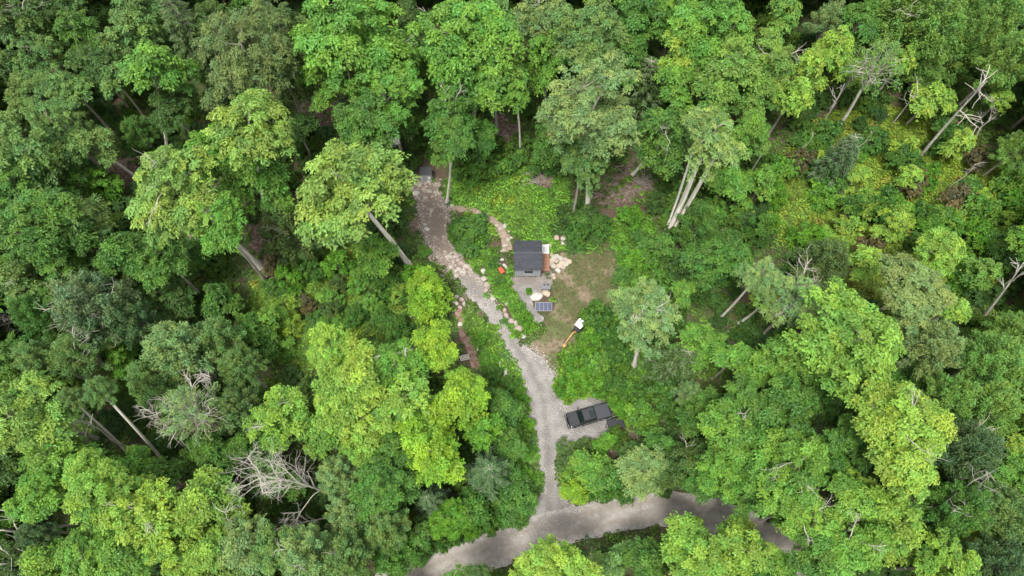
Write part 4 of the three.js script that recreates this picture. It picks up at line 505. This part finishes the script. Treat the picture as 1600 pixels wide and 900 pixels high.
  const sx0 = at(846.5, 390, 0.9).x, sx1 = at(858, 390, 0.9).x, sz0 = at(852, 382, 0.9).z, sz1 = at(852, 396, 0.9).z, sb = thing('storage_box', 'pale grey storage box with inset lid at the corner of the cabin', 'box', V((Math.max(sx0, x0 + 0.02) + sx1) / 2, 0, (sz0 + sz1) / 2)), bw = sx1 - Math.max(sx0, x0 + 0.02), bd = sz1 - sz0;
  part(sb, 'body', rbox(bw - 0.06, 0.8, bd - 0.06), plain([0.42, 0.41, 0.4]), [0, 0.4, 0]); const lid = part(sb, 'lid', rbox(bw, 0.08, bd), plain([0.55, 0.54, 0.52]), [0, 0.84, 0]); part(lid, 'inset_panel', rbox(bw * 0.6, 0.03, bd * 0.6), plain([0.36, 0.36, 0.37]), [0, 0.045, 0]);
  // pots and table
  [[853, 430, 0.16, [0.08, 0.05, 0.04], 'dark'], [857, 429, 0.14, [0.35, 0.16, 0.09], 'terracotta'], [855, 435, 0.13, [0.3, 0.28, 0.26], 'grey'], [859, 436, 0.12, [0.5, 0.46, 0.4], 'pale']].forEach(([px, py, r, c, word]) => { const p = at(px, py), g = thing('plant_pot', `small ${word} plant pot between the deck and the table`, 'plant pot', p, 0, 'pots between the deck and the table'); part(g, 'pot', new THREE.LatheGeometry([[0.0, 0], [r * 0.7, 0], [r, 0.3], [r * 1.08, 0.3], [r * 1.08, 0.34], [r * 0.9, 0.34], [r * 0.88, 0.28], [0, 0.28]].map(([a, b]) => new THREE.Vector2(a, b)), 14), plain(c)); part(g, 'plant', PROTO.shrub[0].crown, leafMat('G'), [0, 0.42, 0]).scale.setScalar(r * 0.8); });
  const tp = at(853, 447.5, 0.8), tb = thing('garden_table', 'dark grey table standing below the deck', 'table', V(tp.x, 0, tp.z)); part(tb, 'table_top', rbox(1.3, 0.06, 0.75, 0.02), plain([0.13, 0.135, 0.15], 0.6), [0, 0.78, 0]); for (const x of [-0.6, 0.6]) for (const z of [-0.32, 0.32]) part(tb, 'leg', rbox(0.06, 0.75, 0.06), plain([0.06, 0.06, 0.065]), [x, 0.375, z]);
  [-0.2, 0.3].forEach((x, i) => { const k = thing('cooking_pot', `round black pot on the ${i ? 'right' : 'left'} rear of the grey table`, 'pot', V(tp.x + x, 0.81, tp.z - 0.22)); part(k, 'body', new THREE.CylinderGeometry(0.13, 0.11, 0.16, 16), dark, [0, 0.08, 0]); part(k, 'lid', new THREE.SphereGeometry(0.13, 14, 6, 0, 6.3, 0, 1.2).scale(1, 0.4, 1), dark, [0, 0.14, 0]); });
  // solar panel on a low stand
  const pp = at(849.5, 479, 0.7), sp = thing('solar_panel', 'framed four module solar panel on a low stand in the grass', 'solar panel', V(pp.x, 0, pp.z)), fr = plain([0.38, 0.38, 0.39], 0.5), pl = new THREE.Group(); pl.name = 'panel'; pl.position.set(0, 0.7, 0); pl.rotation.x = 0.3; sp.add(pl);
  const pw = 2.3, ph = 1.22; for (const s of [-1, 1]) { part(pl, 'frame_rail', rbox(pw, 0.05, 0.045), fr, [0, 0, s * (ph / 2 - 0.0225)]); part(pl, 'frame_rail', rbox(0.045, 0.05, ph - 0.095), fr, [s * (pw / 2 - 0.0225), 0, 0]); }
  const cell = new THREE.MeshPhysicalMaterial({ color: lin(0.022, 0.03, 0.075), roughness: 0.25, specularIntensity: 0.4, clearcoat: 0.3, clearcoatRoughness: 0.05 }); for (let i = 0; i < 4; i++) part(pl, 'module', rbox((pw - 0.1) / 4 - 0.03, 0.03, ph - 0.12, 0.004), cell, [(i - 1.5) * (pw - 0.1) / 4, 0, 0]); part(pl, 'backing', rbox(pw - 0.13, 0.012, ph - 0.13), fr, [0, -0.02, 0]);
  for (const x of [-0.95, 0.95]) for (const [z, h] of [[-0.5, 0.82], [0.5, 0.52]]) part(sp, 'leg', rbox(0.05, h, 0.05), fr, [x, h / 2, z]);
  // flagstones
  const fs = thing('flagstone_patio', 'rough patio of pale flat flagstones right of the deck', 'patio', at(876, 408)), fr2 = rng(21), c0 = at(876, 408);
  [[863, 399], [870, 401], [862, 407], [869, 408], [876, 404], [877, 411], [883, 406], [884, 413], [889, 409], [880, 417], [866, 402], [873, 416], [861, 413]].forEach(([x, y], i) => { const p = at(x, y), k = 6 + Math.floor(fr2() * 2), pts = []; for (let q = 0; q < k; q++) { const a = q / k * 6.2832 + fr2() * 0.4, rr = 0.3 + 0.1 * fr2(); pts.push(new THREE.Vector2(Math.cos(a) * rr * 1.1, Math.sin(a) * rr)); } const g = new THREE.ExtrudeGeometry(new THREE.Shape(pts), { depth: 0.06 + 0.05 * fr2(), bevelEnabled: true, bevelSize: 0.02, bevelThickness: 0.02, bevelSegments: 1 }); g.rotateX(-Math.PI / 2); part(fs, 'flagstone', g, [stone.pink, stone.pale, stone.tan][i % 3], [p.x - c0.x, 0.015 + i * 0.003, p.z - c0.z]); });
  // wheelbarrow
  const wb = thing('wheelbarrow', 'orange wheelbarrow standing in the weeds left of the cabin', 'wheelbarrow', at(784, 426), 2.2), org = plain([0.32, 0.065, 0.025], 0.7), tg = new THREE.BoxGeometry(1.0, 0.3, 0.66, 2, 1, 2), tpz = tg.attributes.position; for (let i = 0; i < tpz.count; i++) { const top = tpz.getY(i) > 0, x = tpz.getX(i); if (!top) { tpz.setX(i, x * 0.55); tpz.setZ(i, tpz.getZ(i) * 0.6); } else tpz.setZ(i, tpz.getZ(i) * (x > 0.1 ? 0.8 : 1)); } tg.computeVertexNormals();
  part(wb, 'tray', tg.toNonIndexed(), org, [0.1, 0.55, 0]); const ins = tg.clone(); ins.scale(0.9, 0.05, 0.86); part(wb, 'tray_floor', ins, plain([0.4, 0.07, 0.025]), [0.1, 0.71, 0]); const wl = part(wb, 'wheel', new THREE.TorusGeometry(0.16, 0.05, 8, 18), dark, [0.72, 0.21, 0]); part(wl, 'rim', new THREE.CylinderGeometry(0.12, 0.12, 0.04, 12).rotateX(Math.PI / 2), fr); for (const s of [-1, 1]) { part(wb, 'handle', tube(V(0.72, 0.24, s * 0.1), V(-0.85, 0.62, s * 0.28), 0.02, 0.02, 6), plain([0.25, 0.16, 0.08])); part(wb, 'leg', tube(V(-0.2, 0.45, s * 0.2), V(-0.3, 0.0, s * 0.22), 0.015, 0.015, 6), dark); }
}
// outhouse at the top of the driveway
{
  const xL = at(655, 273, 2.1).x, xR = at(673.5, 273, 2.1).x, zS = at(664, 273.5, 2.1).z, zN = at(664, 260, 2.3).z, t = thing('shed', 'tiny shed with a dark roof at the top of the driveway', 'shed', V((xL + xR) / 2, 0, (zS + zN) / 2)), w = xR - xL, d = zS - zN, g = plain([0.42, 0.43, 0.44]), dk = plain([0.035, 0.037, 0.042], 0.7);
  part(t, 'front_wall', rbox(w - 0.2, 2.0, 0.06), g, [0, 1.0, d / 2 - 0.15]); part(t, 'back_wall', rbox(w - 0.2, 2.0, 0.06), g, [0, 1.0, -d / 2 + 0.15]); for (const s of [-1, 1]) part(t, 'side_wall', rbox(0.06, 2.0, d - 0.37), g, [s * (w / 2 - 0.14), 1.0, 0]);
  const dr = part(t, 'door', rbox(0.6, 1.6, 0.04), plain([0.3, 0.31, 0.33]), [-0.2, 0.85, d / 2 - 0.09]); part(dr, 'handle', rbox(0.04, 0.12, 0.05), dk, [0.24, 0, 0.03]); part(t, 'notice_board', rbox(0.34, 0.3, 0.03), plain([0.75, 0.74, 0.7]), [0.5, 1.1, d / 2 - 0.09]);
  for (let i = 0; i < 6; i++) part(t, 'roof_sheet', rbox(w, 0.03, d / 6 + 0.05, 0.006, 1), dk, [0, 2.16 - i * 0.024, -d / 2 + (i + 0.5) * d / 6], [0.04, 0, 0]);
  const p = at(672, 279.5, 0.2); const cr = thing('crate', 'low pale wooden crate in front of the tiny shed', 'crate', V(p.x, 0, p.z), 0.3); for (let i = 0; i < 4; i++) part(cr, 'slat', rbox(0.9, 0.03, 0.12), plain([0.55, 0.5, 0.44]), [0, 0.3, -0.24 + i * 0.16]); for (const s of [-1, 1]) part(cr, 'side', rbox(0.04, 0.28, 0.6), plain([0.5, 0.44, 0.38]), [s * 0.4, 0.14, 0]);
}
{ // board platform fixed round the trunk above the shed
  const hp = 6.4, p = at(613, 221, hp), t = thing('tree_platform', 'weathered pale board platform fixed to a trunk left of the shed', 'platform', V(p.x, hp, p.z), 0.25); const wd = [plain([0.55, 0.52, 0.47]), plain([0.62, 0.59, 0.53])]; for (let i = 0; i < 6; i++) part(t, 'board', rbox(1.7, 0.04, 0.2, 0.006, 1), wd[i % 2], [0.15, 0, -0.6 + i * 0.22]); for (const s of [-1, 1]) { part(t, 'bearer', rbox(0.08, 0.12, 1.4), wd[0], [0.15 + s * 0.5, -0.09, -0.05]); part(t, 'brace', tube(V(0.15 + s * 0.5, -0.1, 0.5), V(0.1, -1.2, 0.1), 0.03, 0.03, 6), wd[0]); }
}
{ // pallet steps, stake, path edging
  const t = thing('pallet', 'pale slatted wooden pallet beside the mulch path', 'pallet', at(726, 559), 0.22), wd = plain([0.45, 0.42, 0.37]); for (let i = 0; i < 7; i++) part(t, 'slat', rbox(0.1, 0.03, 0.75, 0.006, 1), wd, [-0.54 + i * 0.18, 0.13, 0]); for (const z of [-0.3, 0, 0.3]) part(t, 'bearer', rbox(1.2, 0.1, 0.06), wd, [0, 0.06, z]);
  const s = at(781, 577), e = at(781, 566, 0.5), st = thing('stake', 'short pale wooden stake on the left bank of the driveway', 'stake', s); part(st, 'post', tube(V(0, 0, 0), V(e.x - s.x, 0.9, e.z - s.z), 0.06, 0.05, 7), wd); part(st, 'cap', rbox(0.15, 0.04, 0.15), wd, [e.x - s.x, 0.91, e.z - s.z]);
  const ed = [[727, 508], [737, 528], [744, 540], [749, 555], [750, 577]]; for (let i = 0; i + 1 < ed.length; i++) { const a = at(...ed[i]), b = at(...ed[i + 1]), g = thing('edging_log', `slim pale log edging the mulch path, ${ORD[i]} from the top`, 'edging', a, 0, 'logs edging the mulch path'); part(g, 'log', tube(V(0, 0.07, 0), V(b.x - a.x, 0.07, b.z - a.z).multiplyScalar(0.96), 0.07, 0.065, 8), plain([0.5, 0.42, 0.34])); }
  const sl = at(720, 507), sb = thing('step', 'flat grey timber step at the head of the mulch path', 'step', sl); part(sb, 'tread', rbox(0.8, 0.08, 0.55), wd, [0, 0.09, 0]); part(sb, 'riser', rbox(0.8, 0.08, 0.1), plain([0.4, 0.36, 0.32]), [0, 0.045, 0.22]);
}
// ---------------------------------------------------------------- pickup truck
{
  const R = at(952, 640, 0.9), F = at(885.5, 658.5, 0.9), L0 = Math.hypot(F.x - R.x, F.z - R.z), k = L0 / 5.8, t = thing('pickup_truck', 'black crew cab pickup truck with bed cover parked in the gravel bay', 'truck', V((R.x + F.x) / 2, 0.02, (R.z + F.z) / 2), Math.atan2(-(F.z - R.z), F.x - R.x)); t.scale.setScalar(k);
  const paint = new THREE.MeshPhysicalMaterial({ color: lin(0.006, 0.007, 0.01), roughness: 0.3, specularIntensity: 0.15, clearcoat: 1, clearcoatRoughness: 0.05 }), glass = new THREE.MeshPhysicalMaterial({ color: lin(0.008, 0.014, 0.013), roughness: 0.04, specularIntensity: 0.6 }), trim = plain([0.02, 0.02, 0.022], 0.7), cover = plain([0.036, 0.038, 0.046], 0.85), tyre = plain([0.02, 0.02, 0.02], 0.9), alloy = plain([0.25, 0.25, 0.26], 0.35, { metalness: 0.9 }), chrome = plain([0.4, 0.41, 0.43], 0.2, { metalness: 1 });
  const sh = new THREE.Shape(); sh.moveTo(-2.85, 0.55); sh.lineTo(-2.2, 0.5); sh.absarc(-1.75, 0.5, 0.47, Math.PI, 0, true); sh.lineTo(1.28, 0.42); sh.absarc(1.75, 0.46, 0.47, Math.PI, 0, true); sh.lineTo(2.75, 0.45); sh.quadraticCurveTo(2.88, 0.6, 2.84, 0.95); sh.quadraticCurveTo(2.78, 1.12, 2.5, 1.17); sh.lineTo(1.3, 1.27); sh.lineTo(-0.85, 1.27); sh.lineTo(-2.85, 1.27); sh.closePath();
  const g = new THREE.ExtrudeGeometry(sh, { depth: 1.8, bevelEnabled: true, bevelSize: 0.06, bevelThickness: 0.08, bevelSegments: 3, curveSegments: 10 }); g.translate(0, 0, -0.9); const pz = g.attributes.position; for (let i = 0; i < pz.count; i++) { const x = pz.getX(i), z = pz.getZ(i), y = pz.getY(i); let s = 1; if (x > 2) s = 1 - 0.1 * Math.pow((x - 2) / 0.9, 2); if (y > 0.9) s *= 1 - 0.06 * (y - 0.9); pz.setZ(i, z * s); } g.computeVertexNormals(); part(t, 'body', g, paint);
  const hood = part(t, 'bonnet', (() => { const b = rbox(1.25, 0.1, 1.6, 0.05, 3), p = b.attributes.position; for (let i = 0; i < p.count; i++) { const x = p.getX(i), z = p.getZ(i); p.setY(i, p.getY(i) + 0.05 * Math.cos(z * 1.5) - 0.05 * Math.pow((x + 0.6) / 1.25, 2)); if (x > 0.3) p.setZ(i, z * (1 - 0.1 * (x - 0.3))); } b.computeVertexNormals(); return b; })(), paint, [1.95, 1.25, 0], [0, 0, -0.06]); for (const s of [-1, 1]) part(hood, 'crease', rbox(1.1, 0.03, 0.07, 0.015), paint, [0, 0.085, s * 0.42], [0, s * 0.05, 0]);
  const hull = (b, tp, y0, y1, wb, wt) => { const P = [[b[0], y0, wb], [b[1], y0, wb], [tp[1], y1, wt], [tp[0], y1, wt]], v = []; for (const s of [1, -1]) for (const [x, y, w] of P) v.push([x, y, w * s]); const q = (a, c, d, e) => [a, c, d, a, d, e]; const ix = [...q(0, 1, 2, 3), ...q(5, 4, 7, 6), ...q(1, 5, 6, 2), ...q(4, 0, 3, 7), ...q(3, 2, 6, 7), ...q(4, 5, 1, 0)]; const gg = new THREE.BufferGeometry(); gg.setAttribute('position', new THREE.Float32BufferAttribute(v.flat(), 3)); gg.setIndex(ix); const o = gg.toNonIndexed(); o.computeVertexNormals(); return o; };
  part(t, 'cab', hull([-0.95, 1.5], [-0.72, 0.72], 1.28, 1.86, 0.9, 0.7), trim);
  const quad = (a, b, c, d, off) => { const v = [a, b, c, a, c, d].map((p) => V(...p)), n = V(0, 0, 0).crossVectors(v[1].clone().sub(v[0]), v[2].clone().sub(v[0])).normalize().multiplyScalar(off), f = v.map((p) => p.clone().add(n)), gg = new THREE.BufferGeometry(); gg.setAttribute('position', new THREE.Float32BufferAttribute(f.flatMap((p) => [p.x, p.y, p.z]), 3)); gg.computeVertexNormals(); return gg; };
  part(t, 'windscreen', quad([1.44, 1.31, 0.84], [1.44, 1.31, -0.84], [0.78, 1.81, -0.68], [0.78, 1.81, 0.68], 0.012), glass); part(t, 'rear_window', quad([-0.935, 1.33, -0.8], [-0.935, 1.33, 0.8], [-0.75, 1.8, 0.66], [-0.75, 1.8, -0.66], 0.012), glass);
  for (const s of [1, -1]) { const o = s > 0 ? 1 : -1; for (const [x0, x1, u0, u1] of [[0.32, 1.25, 0.32, 0.7], [-0.78, 0.24, -0.66, 0.24]]) { const A = [x0, 1.32, s * 0.885], B = [x1, 1.32, s * 0.885], C = [u1, 1.8, s * 0.722], D = [u0, 1.8, s * 0.722]; part(t, 'side_window', o > 0 ? quad(A, B, C, D, 0.012) : quad(B, A, D, C, 0.012), glass); }
    for (const x of [0.28, -0.86]) { const d = part(t, 'door', rbox(1.02, 0.62, 0.03, 0.012), paint, [x + 0.5, 0.92, s * 0.985]); part(d, 'handle', rbox(0.2, 0.035, 0.04, 0.015), chrome, [-0.35, 0.2, s * 0.03]); }
    part(t, 'side_step', rbox(2.2, 0.06, 0.16, 0.02), trim, [0.05, 0.42, s * 0.98]); const m = part(t, 'mirror', rbox(0.14, 0.2, 0.26, 0.05), paint, [1.1, 1.36, s * 1.14]); part(m, 'arm', rbox(0.06, 0.05, 0.14, 0.02), trim, [0.02, -0.06, s * -0.16]);
    part(t, 'headlight', rbox(0.12, 0.2, 0.4, 0.04), plain([0.55, 0.58, 0.6], 0.1), [2.8, 0.98, s * 0.66]); part(t, 'tail_light', rbox(0.06, 0.36, 0.16, 0.02), plain([0.3, 0.01, 0.01], 0.2), [-2.9, 1.02, s * 0.86]); part(t, 'roof_rail', rbox(1.3, 0.03, 0.04, 0.015), trim, [0.0, 1.915, s * 0.63]);
    for (const x of [1.75, -1.75]) { const w = part(t, 'wheel', new THREE.CylinderGeometry(0.4, 0.4, 0.27, 24).rotateX(Math.PI / 2), tyre, [x, 0.4, s * 0.86]); part(w, 'rim', new THREE.CylinderGeometry(0.27, 0.27, 0.02, 20).rotateX(Math.PI / 2), alloy, [0, 0, s * 0.135]); for (let q = 0; q < 5; q++) part(w, 'spoke', rbox(0.06, 0.25, 0.03, 0.01), chrome, [Math.sin(q * 1.2566) * 0.13, Math.cos(q * 1.2566) * 0.13, s * 0.15], [0, 0, -q * 1.2566]); part(t, 'fender_flare', new THREE.TorusGeometry(0.47, 0.05, 6, 18, Math.PI), trim, [x, 0.48, s * 0.965]); } }
  const roof = part(t, 'roof', (() => { const b = rbox(1.5, 0.07, 1.42, 0.035, 3), p = b.attributes.position; for (let i = 0; i < p.count; i++) p.setY(i, p.getY(i) + 0.03 * Math.cos(p.getZ(i) * 1.6) - 0.02 * Math.pow(p.getX(i), 2)); b.computeVertexNormals(); return b; })(), new THREE.MeshPhysicalMaterial({ color: lin(0.012, 0.013, 0.018), roughness: 0.3, specularIntensity: 0.2, clearcoat: 0.9, clearcoatRoughness: 0.1 }), [0, 1.87, 0]); part(roof, 'sunroof', rbox(0.62, 0.02, 0.95, 0.01), glass, [-0.38, 0.063, -0.1]);
  part(t, 'bed_cover', rbox(1.86, 0.07, 1.72, 0.03), cover, [-1.9, 1.335, 0]); for (const s of [-1, 1]) part(t, 'bed_rail', rbox(1.9, 0.06, 0.1, 0.02), paint, [-1.9, 1.335, s * 0.92]); part(t, 'tailgate', rbox(0.08, 0.6, 1.7, 0.02), paint, [-2.92, 0.98, 0]);
  part(t, 'front_bumper', rbox(0.22, 0.24, 1.84, 0.08), trim, [2.86, 0.6, 0]); part(t, 'rear_bumper', rbox(0.2, 0.2, 1.84, 0.05), trim, [-2.96, 0.58, 0]); const gr = part(t, 'grille', rbox(0.06, 0.36, 0.95, 0.02), trim, [2.88, 0.95, 0]); for (let i = 0; i < 3; i++) part(gr, 'bar', rbox(0.03, 0.03, 0.9, 0.01), chrome, [0.03, -0.11 + i * 0.11, 0]); for (const s of [-1, 1]) part(t, 'wiper', rbox(0.03, 0.02, 0.6, 0.005), trim, [1.4, 1.36, s * 0.35 + 0.05], [0, 0.12, -0.65]);
}
{ // covered utility trailer
  const p = at(962, 662, 0.9), t = thing('utility_trailer', 'small trailer under a black cover just behind the pickup', 'trailer', V(p.x, 0, p.z), 0.24), blk = plain([0.014, 0.016, 0.021], 0.75), met = plain([0.1, 0.1, 0.1], 0.5, { metalness: 0.7 });
  part(t, 'box', rbox(1.95, 0.5, 1.3, 0.04), met, [0, 0.62, 0]); const cv = rbox(2.1, 0.28, 1.45, 0.1, 4), q = cv.attributes.position; for (let i = 0; i < q.count; i++) { const x = q.getX(i), z = q.getZ(i); q.setY(i, q.getY(i) + (q.getY(i) > 0 ? 0.09 * Math.cos(x * 1.4) * Math.cos(z * 2) + 0.03 * fbm(x * 2, z * 2, 4, 2) : 0)); } cv.computeVertexNormals(); part(t, 'cover', cv, blk, [0, 0.95, 0]);
  for (const s of [-1, 1]) { const w = part(t, 'wheel', new THREE.CylinderGeometry(0.3, 0.3, 0.18, 20).rotateX(Math.PI / 2), blk, [0.1, 0.3, s * 0.78]); part(w, 'rim', new THREE.CylinderGeometry(0.17, 0.17, 0.02, 16).rotateX(Math.PI / 2), met, [0, 0, s * 0.09]); part(t, 'mudguard', new THREE.TorusGeometry(0.36, 0.06, 5, 14, Math.PI), blk, [0.1, 0.32, s * 0.78]); part(t, 'drawbar', tube(V(-0.95, 0.42, s * 0.4), V(-1.25, 0.42, 0.0), 0.035, 0.035, 6), met); } part(t, 'jockey_wheel', new THREE.CylinderGeometry(0.1, 0.1, 0.06, 12).rotateX(Math.PI / 2), blk, [-1.2, 0.1, 0]); part(t, 'jockey_stem', rbox(0.05, 0.35, 0.05), met, [-1.2, 0.34, 0]);
}
{ // mini excavator
  const p = at(903, 514, 0.5), q = at(881, 541, 0.3), a = Math.atan2(-(q.z - p.z), q.x - p.x), t = thing('mini_excavator', 'mini excavator with a white canopy and orange boom on the lawn edge', 'excavator', V(p.x, 0, p.z), a), blk = plain([0.02, 0.02, 0.022], 0.6), org = plain([0.55, 0.32, 0.11], 0.6), wht = plain([0.8, 0.8, 0.79], 0.5), reach = Math.hypot(q.x - p.x, q.z - p.z);
  for (const s of [-1, 1]) { const tr = part(t, 'track', rbox(1.5, 0.36, 0.24, 0.17, 4), blk, [0, 0.18, s * 0.42]); for (let i = 0; i < 8; i++) part(tr, 'track_pad', rbox(0.12, 0.03, 0.25, 0.008, 1), blk, [-0.56 + i * 0.16, 0.185, 0]); }
  part(t, 'undercarriage', rbox(0.8, 0.2, 0.6), blk, [0, 0.3, 0]); part(t, 'house', rbox(1.25, 0.5, 0.95, 0.12, 3), blk, [-0.2, 0.66, 0]); part(t, 'engine_cover', rbox(0.5, 0.4, 0.9, 0.12, 3), blk, [-0.55, 1.05, 0]); const st = part(t, 'seat', rbox(0.42, 0.12, 0.45, 0.04), blk, [-0.1, 1.0, 0]); part(st, 'backrest', rbox(0.1, 0.5, 0.42, 0.04), blk, [-0.2, 0.3, 0]);
  for (const x of [-0.68, 0.28]) for (const s of [-1, 1]) part(t, 'canopy_post', tube(V(x, 0.9, s * 0.42), V(x, 2.2, s * 0.42), 0.03, 0.03, 6), blk); const cn = part(t, 'canopy', rbox(1.2, 0.1, 1.0, 0.05, 3), wht, [-0.22, 2.24, 0]); part(cn, 'vent', rbox(0.18, 0.03, 0.2, 0.01), blk, [-0.3, 0.055, 0.2]); part(cn, 'rib', rbox(1.0, 0.02, 0.05, 0.008), wht, [0, 0.055, -0.3]);
  part(t, 'swing_post', rbox(0.24, 0.4, 0.24, 0.04), org, [0.62, 0.6, 0]); part(t, 'boom', bentTube([V(0.65, 0.75, 0), V(0.95, 1.55, 0), V(1.6, 1.75, 0), V(reach * 0.78, 1.25, 0)], 0.085, 0.065, 8), org); part(t, 'stick', bentTube([V(reach * 0.72, 1.4, 0), V(reach * 0.85, 1.05, 0), V(reach * 0.97, 0.4, 0)], 0.065, 0.05, 8), org); part(t, 'hydraulic_ram', tube(V(0.75, 0.7, 0.08), V(1.4, 1.62, 0.08), 0.035, 0.03, 8), plain([0.5, 0.5, 0.5], 0.25, { metalness: 1 }));
  const bs = new THREE.Shape([[0, 0.35], [-0.05, 0.1], [0.06, 0], [0.3, 0.02], [0.42, 0.2], [0.3, 0.12], [0.1, 0.1], [0.08, 0.32]].map(([x, y]) => new THREE.Vector2(x, y))); const bg = new THREE.ExtrudeGeometry(bs, { depth: 0.4, bevelEnabled: false }); bg.translate(0, 0, -0.2); const bk = part(t, 'bucket', bg, org, [reach * 0.9, 0.02, 0]); for (let i = 0; i < 3; i++) part(bk, 'tooth', rbox(0.1, 0.03, 0.05, 0.01, 1), blk, [0.44, 0.22, -0.15 + i * 0.15], [0, 0, 0.9]); part(t, 'dozer_blade', rbox(0.08, 0.26, 1.05, 0.03), org, [-0.95, 0.2, 0]); for (const s of [-1, 1]) part(t, 'blade_arm', rbox(0.5, 0.07, 0.07), blk, [-0.7, 0.22, s * 0.2]);
}

renderer.render(scene, camera);
